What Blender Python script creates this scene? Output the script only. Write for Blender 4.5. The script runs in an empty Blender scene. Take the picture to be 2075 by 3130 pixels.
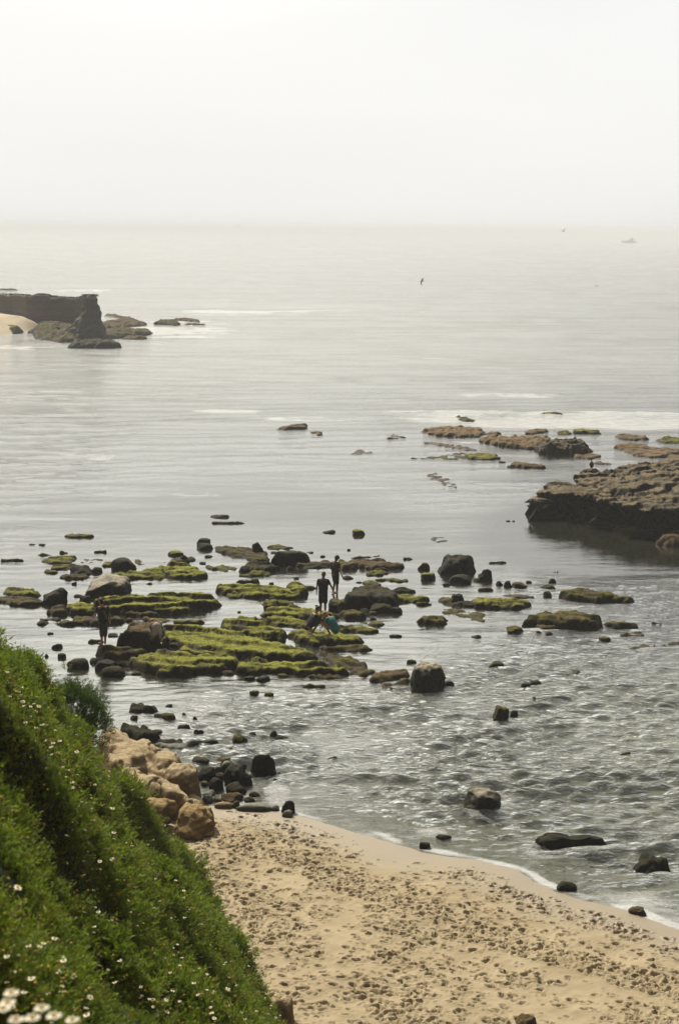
import bpy, bmesh, math, random
import numpy as np
from mathutils import Matrix, Vector, Euler

# ------------------------------------------------------------------ camera, sky, sun, exposure
sc = bpy.context.scene
CH = 16.0
FPX = 50.0 / 36.0 * 3130.0
PITCH = math.radians(11.21)
ROLL = math.radians(0.55)
_f = np.array([0, math.cos(PITCH), -math.sin(PITCH)])
_r0 = np.array([1.0, 0, 0]); _u0 = np.cross(_r0, _f)
_r = math.cos(ROLL) * _r0 + math.sin(ROLL) * _u0
_u = -math.sin(ROLL) * _r0 + math.cos(ROLL) * _u0
cam_d = bpy.data.cameras.new('camera')
cam_d.sensor_fit = 'VERTICAL'; cam_d.sensor_height = 36; cam_d.sensor_width = 24; cam_d.lens = 50
cam_d.clip_start = 0.1; cam_d.clip_end = 30000
cam_d.dof.use_dof = True; cam_d.dof.focus_distance = 55; cam_d.dof.aperture_fstop = 4.0
cam = bpy.data.objects.new('camera', cam_d)
sc.collection.objects.link(cam)
cam.matrix_world = Matrix(((_r[0], _u[0], -_f[0], 0), (_r[1], _u[1], -_f[1], 0), (_r[2], _u[2], -_f[2], CH), (0, 0, 0, 1)))
sc.camera = cam

SUN_EL = math.radians(46)
SUN_AZ = math.radians(-30)      # measured from +Y towards +X: the sun stands ahead and to the left
SD = Vector((math.sin(SUN_AZ) * math.cos(SUN_EL), math.cos(SUN_AZ) * math.cos(SUN_EL), math.sin(SUN_EL)))
w = bpy.data.worlds.new("World"); sc.world = w; w.use_nodes = True
nt = w.node_tree; nt.nodes.clear()
out = nt.nodes.new('ShaderNodeOutputWorld')
bg = nt.nodes.new('ShaderNodeBackground'); bg.inputs['Strength'].default_value = 0.05
sky = nt.nodes.new('ShaderNodeTexSky'); sky.sky_type = 'NISHITA'; sky.sun_disc = False
sky.sun_elevation = SUN_EL; sky.sun_rotation = SUN_AZ; sky.dust_density = 6; sky.air_density = 1; sky.ozone_density = 1
nt.links.new(sky.outputs[0], bg.inputs['Color'])
# the sea fog: a white veil, peak above the frame added to brighten water
tc = nt.nodes.new('ShaderNodeTexCoord')
dot = nt.nodes.new('ShaderNodeVectorMath'); dot.operation = 'DOT_PRODUCT'; dot.inputs[1].default_value = Vector((-.08, .86, .50)).normalized()
nt.links.new(tc.outputs['Generated'], dot.inputs[0])
ramp = nt.nodes.new('ShaderNodeValToRGB'); ramp.color_ramp.interpolation = 'B_SPLINE'
mr = nt.nodes.new('ShaderNodeMapRange'); mr.inputs['From Min'].default_value = -1; mr.inputs['From Max'].default_value = 1
nt.links.new(dot.outputs['Value'], mr.inputs['Value'])
nt.links.new(mr.outputs[0], ramp.inputs[0])
FOG = [(0.0, 0.03), (0.5, 0.05), (0.67, 0.10), (0.80, 0.26), (0.87, 0.52), (0.915, 0.77), (0.953, 0.70), (0.972, 0.74), (0.984, 1.55), (1.0, 2.3)]
els = ramp.color_ramp.elements
els[0].position = 0.0; els[1].position = 1.0
for i, (p, v) in enumerate(FOG):
    e = els[0] if i == 0 else (els[-1] if i == len(FOG) - 1 else els.new(p))
    e.position = p; q = max(0, min(1, (v - .8) / .6)); e.color = (v / 2, v / 2 * (1.0 - .015 * q), v / 2 * (0.985 - .09 * q), 1)
bg2 = nt.nodes.new('ShaderNodeBackground'); bg2.inputs['Strength'].default_value = 2.0
cn = nt.nodes.new('ShaderNodeTexNoise'); cn.inputs['Scale'].default_value = 1.6; cn.inputs['Detail'].default_value = 3
cmp_ = nt.nodes.new('ShaderNodeMapping'); cmp_.inputs['Scale'].default_value = (1, 1, 5)
nt.links.new(tc.outputs['Generated'], cmp_.inputs[0]); nt.links.new(cmp_.outputs[0], cn.inputs['Vector'])
mx = nt.nodes.new('ShaderNodeMix'); mx.data_type = 'RGBA'; mx.blend_type = 'MULTIPLY'; mx.inputs[0].default_value = 1
cr = nt.nodes.new('ShaderNodeMapRange'); cr.inputs['From Min'].default_value = .3; cr.inputs['From Max'].default_value = .7
cr.inputs['To Min'].default_value = .96; cr.inputs['To Max'].default_value = 1.03
nt.links.new(cn.outputs[0], cr.inputs['Value'])
nt.links.new(ramp.outputs[0], mx.inputs[6]); nt.links.new(cr.outputs[0], mx.inputs[7])
nt.links.new(mx.outputs[2], bg2.inputs['Color'])
add = nt.nodes.new('ShaderNodeMixShader'); add.inputs[0].default_value = .88
nt.links.new(bg.outputs[0], add.inputs[1]); nt.links.new(bg2.outputs[0], add.inputs[2])
nt.links.new(add.outputs[0], out.inputs['Surface'])

sl = bpy.data.lights.new('sun', 'SUN'); sl.energy = 4.0; sl.angle = math.radians(0.6); sl.color = (1.0, 0.93, 0.80)
so = bpy.data.objects.new('sun', sl); sc.collection.objects.link(so)
so.rotation_euler = (-SD).to_track_quat('-Z', 'Y').to_euler()

sc.view_settings.view_transform = 'Standard'; sc.view_settings.look = 'None'; sc.view_settings.gamma = 1
sc.view_settings.exposure = 0.5
cy = sc.cycles
cy.use_denoising = True; cy.max_bounces = 7; cy.diffuse_bounces = 3; cy.glossy_bounces = 3; cy.transmission_bounces = 3
cy.transparent_max_bounces = 10; cy.volume_bounces = 1; cy.sample_clamp_indirect = 4; cy.sample_clamp_direct = 12
cy.caustics_reflective = False; cy.caustics_refractive = False

# ------------------------------------------------------------------ helpers
C = sc.collection
def unproj(px, py, z=0.0):
    """a point of the photograph (2075 x 3130) carried to the height z in the place"""
    d = _f + (px - 1037.5) / FPX * _r + (1565.0 - py) / FPX * _u
    t = (z - CH) / d[2]
    return np.array([d[0] * t, d[1] * t, z])
def at_dist(px, py, dist):
    d = _f + (px - 1037.5) / FPX * _r + (1565.0 - py) / FPX * _u
    t = dist / d[1]
    return np.array([d[0] * t, d[1] * t, CH + d[2] * t])
CROP = dict(A=(0, 1560, .44643), B=(640, 1560, .44643), C=(1240, 1560, .53253), D=(1240, 1230, .53253), E=(0, 850, .44643),
            F=(200, 2080, .44643), G=(800, 2100, .81314), H=(560, 2230, .21684), P=(0, 0, 1.0), R=(800, 1200, .57398))
def cp(c, x, y):
    ox, oy, s = CROP[c]
    return ox + x * s, oy + y * s

def _hash(ix, iy, iz, seed):
    h = (ix.astype(np.int64) * 374761393 + iy.astype(np.int64) * 668265263 + iz.astype(np.int64) * 2147483647 + seed * 1274126177) & 0xffffffff
    h = ((h ^ (h >> 13)) * 1274126177) & 0xffffffff
    h = ((h ^ (h >> 16)) * 2246822519) & 0xffffffff
    return ((h ^ (h >> 15)) & 0xffffff) / float(0xffffff)
def noise(x, y, z=None, seed=0):
    x = np.asarray(x, float); y = np.asarray(y, float)
    z = np.zeros_like(x) if z is None else np.asarray(z, float)
    ix, iy, iz = np.floor(x), np.floor(y), np.floor(z)
    fx, fy, fz = x - ix, y - iy, z - iz
    fx, fy, fz = [a * a * (3 - 2 * a) for a in (fx, fy, fz)]
    r = 0
    for dx in (0, 1):
        for dy in (0, 1):
            for dz in (0, 1):
                r = r + _hash(ix + dx, iy + dy, iz + dz, seed) * (fx if dx else 1 - fx) * (fy if dy else 1 - fy) * (fz if dz else 1 - fz)
    return r * 2 - 1
def fbm(x, y, z=None, seed=0, octv=4, gain=.5):
    s = 0; a = 1; t = 0; f = 1.0
    for i in range(octv):
        s = s + a * noise(x * f, y * f, None if z is None else z * f, seed + i * 17); t += a; a *= gain; f *= 2.03
    return s / t
def sstep(a, b, x):
    t = np.clip((x - a) / (b - a), 0, 1); return t * t * (3 - 2 * t)

def mesh_obj(name, verts, faces, mat, parent=None, smooth=True, attrs=None, link=True):
    me = bpy.data.meshes.new(name)
    verts = np.asarray(verts, dtype=np.float32)
    if isinstance(faces, np.ndarray):
        n = faces.shape[1]
        me.vertices.add(len(verts)); me.vertices.foreach_set('co', verts.ravel())
        me.loops.add(faces.size); me.loops.foreach_set('vertex_index', faces.astype(np.int32).ravel())
        me.polygons.add(len(faces)); me.polygons.foreach_set('loop_start', np.arange(0, faces.size, n, dtype=np.int32))
        try: me.polygons.foreach_set('loop_total', np.full(len(faces), n, dtype=np.int32))
        except Exception: pass
        me.update(calc_edges=True)
    else:
        me.from_pydata([tuple(v) for v in verts], [], [tuple(f) for f in faces]); me.update()
    if smooth: me.polygons.foreach_set('use_smooth', np.ones(len(me.polygons), dtype=bool))
    for k, v in (attrs or {}).items():
        a = me.attributes.new(k, 'FLOAT', 'POINT'); a.data.foreach_set('value', np.asarray(v, dtype=np.float32))
    for m in (mat if isinstance(mat, (list, tuple)) else [mat]):
        if m: me.materials.append(m)
    o = bpy.data.objects.new(name, me)
    if link: C.objects.link(o)
    if parent: o.parent = parent
    return o
def empty(name, loc, rz=0):
    o = bpy.data.objects.new(name, None); C.objects.link(o); o.location = loc; o.rotation_euler = (0, 0, rz)
    o.empty_display_size = .2
    return o
def tag(o, label=None, cat=None, group=None, kind=None):
    if label: o['label'] = label
    if cat: o['category'] = cat
    if group: o['group'] = group
    if kind: o['kind'] = kind
    return o
def grid_faces(nr, nc):
    i = np.arange(nr - 1)[:, None] * nc + np.arange(nc - 1)[None, :]
    return np.stack([i, i + 1, i + nc + 1, i + nc], -1).reshape(-1, 4)

# ------------------------------------------------------------------ materials
class NT:
    def __init__(s, name):
        s.m = bpy.data.materials.new(name); s.m.use_nodes = True; s.t = s.m.node_tree; s.t.nodes.clear()
        s.out = s.n('ShaderNodeOutputMaterial')
    def n(s, t, **kw):
        nd = s.t.nodes.new(t)
        for k, v in kw.items():
            if k.startswith('_'): setattr(nd, k[1:], v)
            else:
                key = int(k[1:]) if k[0] == 'i' and k[1:].isdigit() else k.replace('__', ' ')
                nd.inputs[key].default_value = v
        return nd
    def l(s, a, b): s.t.links.new(a, b)
    def coord(s, scale=(1, 1, 1), kind='Object'):
        if kind == 'World': src = s.n('ShaderNodeNewGeometry').outputs['Position']
        else: src = s.n('ShaderNodeTexCoord').outputs[kind]
        m = s.n('ShaderNodeMapping'); m.inputs['Scale'].default_value = scale
        s.l(src, m.inputs[0]); return m.outputs[0]
    def noise(s, vec, scale, detail=4, rough=.55):
        nd = s.n('ShaderNodeTexNoise', Scale=scale, Detail=detail, Roughness=rough); s.l(vec, nd.inputs['Vector']); return nd.outputs[0]
    def ramp(s, fac, pts):
        r = s.n('ShaderNodeValToRGB'); e = r.color_ramp.elements
        for i, (p, c) in enumerate(pts):
            x = e[0] if i == 0 else (e[1] if i == 1 else e.new(p)); 
            if i < 2: x.position = p
            if not isinstance(c, (tuple, list)): c = (c, c, c)
            x.color = (*c[:3], 1)
        s.l(fac, r.inputs[0]); return r.outputs[0]
    def rng(s, v, a, b, c=0, d=1):
        r = s.n('ShaderNodeMapRange', i1=a, i2=b, i3=c, i4=d); s.l(v, r.inputs[0]); return r.outputs[0]
    def mixc(s, f, a, b, mode='MIX'):
        m = s.n('ShaderNodeMix', _data_type='RGBA', _blend_type=mode)
        if hasattr(f, 'node'): s.l(f, m.inputs[0])
        else: m.inputs[0].default_value = f
        for v, i in ((a, 6), (b, 7)):
            if hasattr(v, 'node'): s.l(v, m.inputs[i])
            else: m.inputs[i].default_value = (*v, 1)
        return m.outputs[2]
    def math(s, op, a, b=0.0):
        m = s.n('ShaderNodeMath', _operation=op)
        for v, i in ((a, 0), (b, 1)):
            if hasattr(v, 'node'): s.l(v, m.inputs[i])
            else: m.inputs[i].default_value = v
        return m.outputs[0]
    def bump(s, h, strength, dist, normal=None):
        b = s.n('ShaderNodeBump', Strength=strength, Distance=dist)
        s.l(h, b.inputs['Height'])
        if normal: s.l(normal, b.inputs['Normal'])
        return b.outputs[0]
    def bsdf(s, col, rough=.8, normal=None, spec=.3, **kw):
        b = s.n('ShaderNodeBsdfPrincipled', **kw)
        for v, k in ((col, 'Base Color'), (rough, 'Roughness'), (spec, 'Specular IOR Level')):
            if hasattr(v, 'node'): s.l(v, b.inputs[k])
            else: b.inputs[k].default_value = (*v, 1) if isinstance(v, (tuple, list)) else v
        if normal: s.l(normal, b.inputs['Normal'])
        s.l(b.outputs[0], s.out.inputs[0]); return b

def simple(name, col, rough=.8, var=.25, scale=6, bump=.0, spec=.3):
    t = NT(name); v = t.coord()
    n = t.noise(v, scale, 3)
    c = t.mixc(t.rng(n, .3, .7), tuple(x * (1 - var) for x in col), tuple(min(1, x * (1 + var)) for x in col))
    nb = t.bump(t.noise(v, scale * 4, 3), bump, .02) if bump else None
    t.bsdf(c, rough, nb, spec)
    return t.m

def rock_mat(name, side_a, side_b, top_a, top_b, topamt=(.35, .75), cut=(.42, .6), rough=(.45, .85), bscale=9, bump=.9, wet=0.25, patch=1.6):
    """bare wet stone on the flanks, with their shade in its colour, growth or a dry crust on what faces up"""
    t = NT(name); v = t.coord(kind='World')
    n1 = t.noise(v, patch, 5, .6); n2 = t.noise(v, 11, 5, .65); n3 = t.noise(v, 34, 4, .65)
    side = t.mixc(t.rng(n2, .35, .65), side_a, side_b)  # flank tones also carry the shade of backlit faces
    top = t.mixc(t.rng(n2, .36, .66), top_a, top_b)
    geo = t.n('ShaderNodeNewGeometry')
    sx = t.n('ShaderNodeSeparateXYZ'); t.l(geo.outputs['Normal'], sx.inputs[0])
    up = t.rng(sx.outputs[2], topamt[0], topamt[1])
    pz = t.n('ShaderNodeSeparateXYZ'); t.l(geo.outputs['Position'], pz.inputs[0])
    hgt = t.rng(t.math('ADD', pz.outputs[2], t.math('MULTIPLY', n1, .12)), .06, wet)
    g = t.math('MULTIPLY', t.math('MULTIPLY', up, t.rng(t.math('ADD', n1, t.math('MULTIPLY', t.math('SUBTRACT', n3, .5), .35)), *cut)), hgt)
    col = t.mixc(g, side, top)
    col = t.mixc(t.rng(n3, .55, .8, 0, .5), col, tuple(x * .35 for x in side_a))
    h = t.math('ADD', t.math('MULTIPLY', n2, .7), t.math('MULTIPLY', n3, .35))
    nb = t.bump(h, bump, .06)
    rg = t.rng(g, 0, 1, *rough)
    t.bsdf(col, rg, nb, .1)
    return t.m
M = {}
M['m'] = rock_mat('mossy_stone', (.022, .015, .006), (.05, .038, .013), (.29, .30, .05), (.09, .085, .016), topamt=(.58, .88), cut=(.33, .48), rough=(.7, .95), bump=1.0)
M['n'] = rock_mat('sparse_moss_stone', (.020, .014, .007), (.045, .034, .014), (.15, .13, .028), (.045, .038, .012), topamt=(.55, .88), cut=(.38, .56), rough=(.65, .95))
M['d'] = rock_mat('dark_wet_stone', (.006, .005, .003), (.014, .011, .006), (.075, .068, .026), (.026, .022, .009), topamt=(.62, .95), cut=(.36, .6), bump=1.2, rough=(.6,.9))
M['b'] = rock_mat('brown_weed_stone', (.025, .017, .008), (.05, .034, .014), (.14, .095, .04), (.07, .05, .02), cut=(.25, .5))
M['r'] = rock_mat('red_brown_reef', (.03, .02, .010), (.06, .038, .018), (.25, .17, .09), (.10, .07, .03), cut=(.25, .45))
M['g'] = rock_mat('grey_boulder_stone', (.018, .016, .011), (.042, .038, .026), (.50, .44, .32), (.20, .18, .13), topamt=(.45, .8), cut=(.30, .55), wet=.7)  # dry crown and wet foot, plus sunlit top and shaded front as colour
M['k'] = rock_mat('grey_ledge_stone', (.009, .006, .003), (.022, .016, .008), (.235, .185, .11), (.085, .065, .035), topamt=(.6, .9), cut=(.25, .5), wet=.6, bump=1.1, patch=.9)  # flanks near black: shade under the overhang put into the colour
M['s'] = rock_mat('tan_sandstone', (.12, .08, .035), (.19, .135, .065), (.50, .40, .25), (.36, .27, .15), topamt=(.35, .8), cut=(.2, .5), wet=.4, rough=(.85, .95), bump=1.3, patch=2.5)
M['o'] = rock_mat('orange_sandstone', (.11, .065, .022), (.19, .12, .045), (.42, .31, .15), (.28, .19, .08), topamt=(.3, .8), cut=(.2, .5), wet=.4, rough=(.85, .95), bump=1.6, patch=2.5)
M['e'] = rock_mat('smooth_grey_stone', (.03, .03, .024), (.06, .06, .045), (.24, .24, .19), (.13, .14, .11), topamt=(.2, .7), cut=(.15, .4), wet=.2, rough=(.5, .8), bump=.35)
M['c'] = rock_mat('far_cliff_stone', (.07, .055, .032), (.13, .10, .06), (.15, .13, .08), (.08, .075, .04), topamt=(.4, .8), cut=(.3, .5), wet=2, bump=.9, patch=.25)

# ------------------------------------------------------------------ the lie of the land
SHORE_PX = [(-2500, 1900), (-600, 2120), (100, 2230), (330, 2300), (470, 2400), (560, 2470), (640, 2462), (860, 2478), (906, 2492), (1190, 2573), (1288, 2604), (1450, 2630),
            (1580, 2663), (1645, 2702), (1759, 2744), (1922, 2785), (2075, 2846), (2400, 2960), (3100, 3200), (4600, 3700)]
SHORE = np.array([unproj(*p)[:2] for p in SHORE_PX])
def seg_dist(x, y, P, closed=False):
    x = np.asarray(x, float); y = np.asarray(y, float)
    best = np.full(x.shape, 1e18)
    n = len(P)
    for i in range(n if closed else n - 1):
        a = P[i]; b = P[(i + 1) % n]; ab = b - a; L = ab @ ab + 1e-12
        t = np.clip(((x - a[0]) * ab[0] + (y - a[1]) * ab[1]) / L, 0, 1)
        d = (x - a[0] - t * ab[0]) ** 2 + (y - a[1] - t * ab[1]) ** 2
        best = np.minimum(best, d)
    return np.sqrt(best)
def inside(x, y, P):
    x = np.asarray(x, float); y = np.asarray(y, float)
    r = np.zeros(x.shape, bool); n = len(P); j = n - 1
    for i in range(n):
        xi, yi = P[i]; xj, yj = P[j]
        if yi != yj:
            c = ((yi > y) != (yj > y)) & (x < (xj - xi) * (y - yi) / (yj - yi) + xi)
            r ^= c
        j = i
    return r
def shore_d(x, y):
    d = seg_dist(x, y, SHORE)
    ys = np.interp(x, SHORE[:, 0], SHORE[:, 1])
    return np.where(y < ys, d, -d)
def base_z(x, y, d=None):
    d = shore_d(x, y) if d is None else d
    zl = .088 * d + .012 * np.minimum(d, 6) * 0
    q = -d
    zs = -.075 * np.minimum(q, 9) - .006 * np.clip(q - 9, 0, 40)
    far = sstep(55, 160, y); zs = zs - far * 2.5
    zs = zs + np.clip(q / 4, 0, 1) * .13 * fbm(x * .5, y * .5, seed=5, octv=3)
    return np.where(d > 0, np.minimum(zl, 1.9), np.minimum(zs, -.09 * np.minimum(q, 3)))

# beach, trodden all over
rng = np.random.default_rng(7)
BX0, BX1, BY0, BY1, BR = -9.0, 15.0, 20.5, 42.0, .030
nx = int((BX1 - BX0) / BR); ny = int((BY1 - BY0) / BR)
gx, gy = np.meshgrid(BX0 + np.arange(nx) * BR, BY0 + np.arange(ny) * BR)
dd = shore_d(gx, gy)
bz = base_z(gx, gy, dd)
dryness = sstep(.9, 2.6, dd + .6 * noise(gx * .6, gy * .6, seed=3))
bz = bz + dryness * (.045 * fbm(gx * 1.4, gy * 1.4, seed=8, octv=3) + .016 * fbm(gx * 5, gy * 5, seed=9, octv=3))
foot = np.zeros_like(bz)
cand = rng.uniform((BX0, BY0), (BX1, BY1), (64000, 2))
cd = shore_d(cand[:, 0], cand[:, 1])
cn_ = noise(cand[:, 0] * .8, cand[:, 1] * .8, seed=14)
trail = np.abs(cd - 3.1 - .5 * np.sin(cand[:, 0] * .5)) < .45
keep = (cd > .45) & ((rng.random(len(cand)) < (.40 + .42 * cn_) * sstep(.3, 1.2, cd)) | (trail & (rng.random(len(cand)) < .85)))
cand = cand[keep]
for (cx, cy_) in cand:
    big = rng.random() ** 3 if rng.random() < .7 else rng.uniform(.3, 1.25)
    L = .05 + .062 * big; W = L * rng.uniform(.38, .7); th = rng.normal(-.1, .45); D = .030 + .038 * big * rng.uniform(.6, 1.1)
    k = int(L * 2.6 / BR) + 1
    ix = int((cx - BX0) / BR); iy = int((cy_ - BY0) / BR)
    a0, a1, b0, b1 = max(0, ix - k), min(nx, ix + k), max(0, iy - k), min(ny, iy + k)
    if a1 <= a0 or b1 <= b0: continue
    X = gx[b0:b1, a0:a1] - cx; Y = gy[b0:b1, a0:a1] - cy_
    u = (X * math.cos(th) + Y * math.sin(th)) / L; v = (-X * math.sin(th) + Y * math.cos(th)) / W
    r = np.sqrt(u * u + v * v)
    foot[b0:b1, a0:a1] += -D * (1 - sstep(.45, 1.05, r)) + D * .38 * np.exp(-((r - 1.25) / .3) ** 2)
bz = bz + np.clip(foot, -.11, .05)
t = NT('sand'); v = t.coord(kind='World')
nA = t.noise(v, .7, 4); nB = t.noise(v, 60, 4, .7); nC = t.noise(v, 260, 2)
dry = t.mixc(t.rng(nA, .35, .65), (.315, .25, .15), (.385, .31, .195))
wetc = (.275, .222, .145)
wa = t.n('ShaderNodeAttribute', _attribute_name='wet')
col = t.mixc(wa.outputs['Fac'], dry, wetc)
col = t.mixc(t.rng(nC, .5, .72, 0, .35), col, (.17, .11, .06))
nb = t.bump(t.math('ADD', nB, nC), .35, .012)
t.bsdf(col, t.rng(wa.outputs['Fac'], 0, 1, .9, .5), nb, t.rng(wa.outputs['Fac'], 0, 1, .2, .5))
M['sand'] = t.m
wet = 1 - sstep(.2, 2.3, dd + .35 * noise(gx * 1.1, gy * 1.1, seed=31))
o = mesh_obj('sand_beach', np.stack([gx, gy, bz], -1).reshape(-1, 3), grid_faces(ny, nx), M['sand'], attrs={'wet': wet.ravel()})
tag(o, 'trodden tan sand beach', None, kind='structure')
del o['label']

# the ground under it all, land and seabed, one sheet to the horizon
ax = np.concatenate([-np.geomspace(7000, 44, 40), np.arange(-42, 42, .5), np.geomspace(44, 7000, 40)])
ay = np.concatenate([[-400, -100, -40], np.arange(-20, 90, .5), np.geomspace(91, 7200, 60)])
GX, GY = np.meshgrid(ax, ay)
gz = base_z(GX, GY)
inb = (GX > BX0 - .6) & (GX < BX1 + .6) & (GY > BY0 - .6) & (GY < BY1 + .6)
edge = np.minimum(np.minimum(GX - BX0, BX1 - GX), np.minimum(GY - BY0, BY1 - GY))
gz = gz - np.where(edge > -.2, .30, 0) * sstep(-.3, .6, edge) - .004
t = NT('seabed'); v = t.coord(kind='World')
nA = t.noise(v, .35, 5, .6); nB = t.noise(v, 3, 4, .6)
sx = t.n('ShaderNodeSeparateXYZ'); g_ = t.n('ShaderNodeNewGeometry'); t.l(g_.outputs['Position'], sx.inputs[0])
weed = t.mixc(t.rng(nB, .4, .62), (.035, .042, .018), (.11, .115, .06))
bottom = t.mixc(t.rng(t.math('ADD', nA, t.math('MULTIPLY', nB, .4)), .55, .75), weed, (.22, .19, .12))
c = t.mixc(t.rng(sx.outputs[2], -.55, .02), bottom, (.42, .30, .17))
t.bsdf(c, .9, t.bump(nB, .6, .1), .2)
M['seabed'] = t.m
o = mesh_obj('ground', np.stack([GX, GY, gz], -1).reshape(-1, 3), grid_faces(*GX.shape), M['seabed'])
tag(o, kind='structure')

# ------------------------------------------------------------------ water
rr = [15.0]
while rr[-1] < 9000:
    r_ = rr[-1]; rr.append(r_ + max(.06, r_ * r_ / (16 * 1422.)))
rr = np.array(rr)
ta = math.tan(math.radians(17))
tcs = np.concatenate([-np.geomspace(2.2, ta * 1.01, 50), np.linspace(-ta, ta, 860), np.geomspace(ta * 1.01, 2.2, 50)])
WX = rr[:, None] * tcs[None, :]; WY = np.repeat(rr[:, None], len(tcs), 1)
def proj_px(x, y, z=0.0):
    dx, dy, dz = x, y, z - CH
    a = dx * _f[0] + dy * _f[1] + dz * _f[2]
    b = dx * _r[0] + dy * _r[1] + dz * _r[2]
    c = dx * _u[0] + dy * _u[1] + dz * _u[2]
    return 1037.5 + FPX * b / a, 1565 - FPX * c / a
PX, PY = proj_px(WX, WY)
wd = -shore_d(WX, WY)
def blob(px, py, rx, ry, soft=.5):
    q = ((PX - px) / rx) ** 2 + ((PY - py) / ry) ** 2
    return 1 - sstep(1 - soft, 1 + soft, q)
chop = .62 + .16 * noise(WX * .05, WY * .05, seed=77) + .3 * sstep(1050, 1500, PX + .5 * (PY - 1900)) * sstep(1780, 2050, PY) + .30 * sstep(1950, 2250, PY) + .15 * sstep(2200, 2450, PY)
chop = chop * (1 - .88 * blob(750, 1800, 860, 330)) * (1 - .8 * blob(250, 2150, 330, 170)) * (1 - .5 * blob(1000, 1500, 1200, 180)) * (1 - .90 * blob(1850, 1640, 430, 150))
chop = chop * (1 - .7 * blob(720, 2420, 80, 60))
chop = chop + .8 * blob(780, 2310, 170, 110) + .4 * blob(1500, 2560, 300, 70)
chop = np.clip(chop, .035, 1.5) * (1 + .5 * noise(WX * .22, WY * .3, seed=78))
sp = np.repeat(np.maximum(.06, rr * rr / (16 * 1422.))[:, None], len(tcs), 1)
wz = np.zeros_like(WX)
wxw = WX + .5 * noise(WX * .25, WY * .25, seed=41); wyw = WY + .5 * noise(WX * .25, WY * .25, seed=42)
rs = random.Random(11)
for i in range(46):
    lam = .26 * (1.085 ** i) if i < 36 else 7 * 1.25 ** (i - 36)
    th = math.radians(-90 + rs.gauss(5, 13 if i < 36 else 7)); k = 2 * math.pi / lam
    a = lam * (.024 if i < 13 else (.012 if i < 20 else .006)) if i < 36 else .0055 * lam ** .85
    fade = np.clip((lam / sp - 2.0) / 2.5, 0, 1) if i < 36 else np.clip((lam / sp - 1.2) / 2, 0, 1)
    amp = chop if i < 36 else sstep(60, 140, WY) * (.15 + .85 * sstep(240, 330, WY + 1.2 * np.clip(WX + 22, 0, 60)))
    ph = k * (wxw * math.cos(th) + wyw * math.sin(th)) + rs.uniform(0, 6.28)
    wz += a * fade * amp * (np.sin(ph) + .25 * np.sin(2 * ph + 1.3))
wz *= sstep(.1, 3.5, wd) * .93 + .03
foam = np.zeros_like(WX)
fn = fbm(WX * .55, WY * .9, seed=51, octv=4); fn2 = fbm(WX * .16, WY * .5, seed=52, octv=3)
# the wash along the sand
band = np.exp(-((wd - .12 - .25 * np.abs(noise(WX * .8, WY * .8, seed=53))) / .20) ** 2)
band = band * np.clip(.95 + .8 * noise(WX * .9, WY * .9, seed=57), .15, 1.1)
foam = np.maximum(foam, band * .95 * sstep(1250, 1450, PX) + band * .72)
foam = np.maximum(foam, (.50 + .35 * fn) * sstep(1380, 1950, PX) * (1 - sstep(.5, 3.6, wd)) * sstep(2500, 2700, PY))
foam = np.maximum(foam, (.40 + .3 * fn) * (1 - sstep(.3, 1.8, wd)) * (PX > 640))
FO = [(1470, 2490, 60, 10, .5), (1790, 2595, 170, 14, .6), (1990, 2670, 90, 16, .6), (1310, 2118, 80, 8, .5), (1510, 2206, 45, 7, .5), (1660, 1925, 130, 7, .5), (860, 2130, 200, 8, .42), (1180, 2125, 90, 8, .5), (1800, 1288, 420, 26, .95), (1400, 1280, 200, 16, .90), (1950, 1300, 200, 20, .95), (1250, 1262, 130, 9, .7), (760, 955, 250, 11, .72), (950, 950, 90, 6, .9), (560, 1010, 170, 34, .66),
      (480, 1000, 110, 16, .8), (980, 1282, 230, 8, .6), (700, 1256, 120, 7, .6), (1560, 1208, 190, 8, .55), (240, 1398, 170, 18, .42), (1420, 1352, 90, 4, .7), (140, 1062, 230, 8, .6), (60, 1018, 90, 9, .6),
      (760, 2240, 90, 40, .50), (600, 2190, 150, 60, .45), (860, 2340, 60, 90, .52), (850, 2430, 50, 50, .62), (1560, 2440, 60, 20, .5), (1320, 2545, 60, 18, .55), (1000, 2265, 90, 26, .44), (1120, 2290, 50, 14, .48), (880, 2260, 30, 12, .4),
      (1720, 2600, 190, 26, .5), (1900, 2660, 200, 60, .48), (1000, 2430, 200, 50, .34), (1960, 1880, 120, 12, .42), (1480, 1985, 60, 16, .40), (1290, 2010, 60, 30, .4), (400, 1500, 300, 60, .30),
      (1200, 950, 300, 8, .4), (300, 890, 180, 4, .4), (1380, 1100, 300, 7, .3)]
for f in FO:
    foam = np.maximum(foam, blob(*f[:4], soft=.8) * (f[4] + .30 * fn2 + .2 * fn))
breaker = blob(1850, 1272, 420, 10, .8) + blob(1400, 1268, 160, 7, .8)
wz += .22 * breaker * (1 + .5 * fn)
rough = .02 + .08 * sstep(50, 160, WY) + .03 * sstep(160, 900, WY)
t = NT('sea_water')
v = t.coord(kind='World'); va = t.coord((.65, 1.9, 1), 'World')
fa = t.n('ShaderNodeAttribute', _attribute_name='foam').outputs['Fac']
ra = t.n('ShaderNodeAttribute', _attribute_name='rough').outputs['Fac']
ca = t.n('ShaderNodeAttribute', _attribute_name='chop').outputs['Fac']
b1 = t.noise(va, 4.5, 5, .62); b2 = t.noise(va, 1.1, 4, .6); b3 = t.noise(va, .12, 5, .65)
hh = t.math('ADD', t.math('MULTIPLY', t.math('MULTIPLY', b1, ca), .085), t.math('MULTIPLY', t.math('MULTIPLY', b2, ca), .20))
hh = t.math('ADD', hh, t.math('MULTIPLY', t.math('MULTIPLY', b3, ca), .20))
nb = t.bump(hh, 1.0, 1.0)
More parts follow.
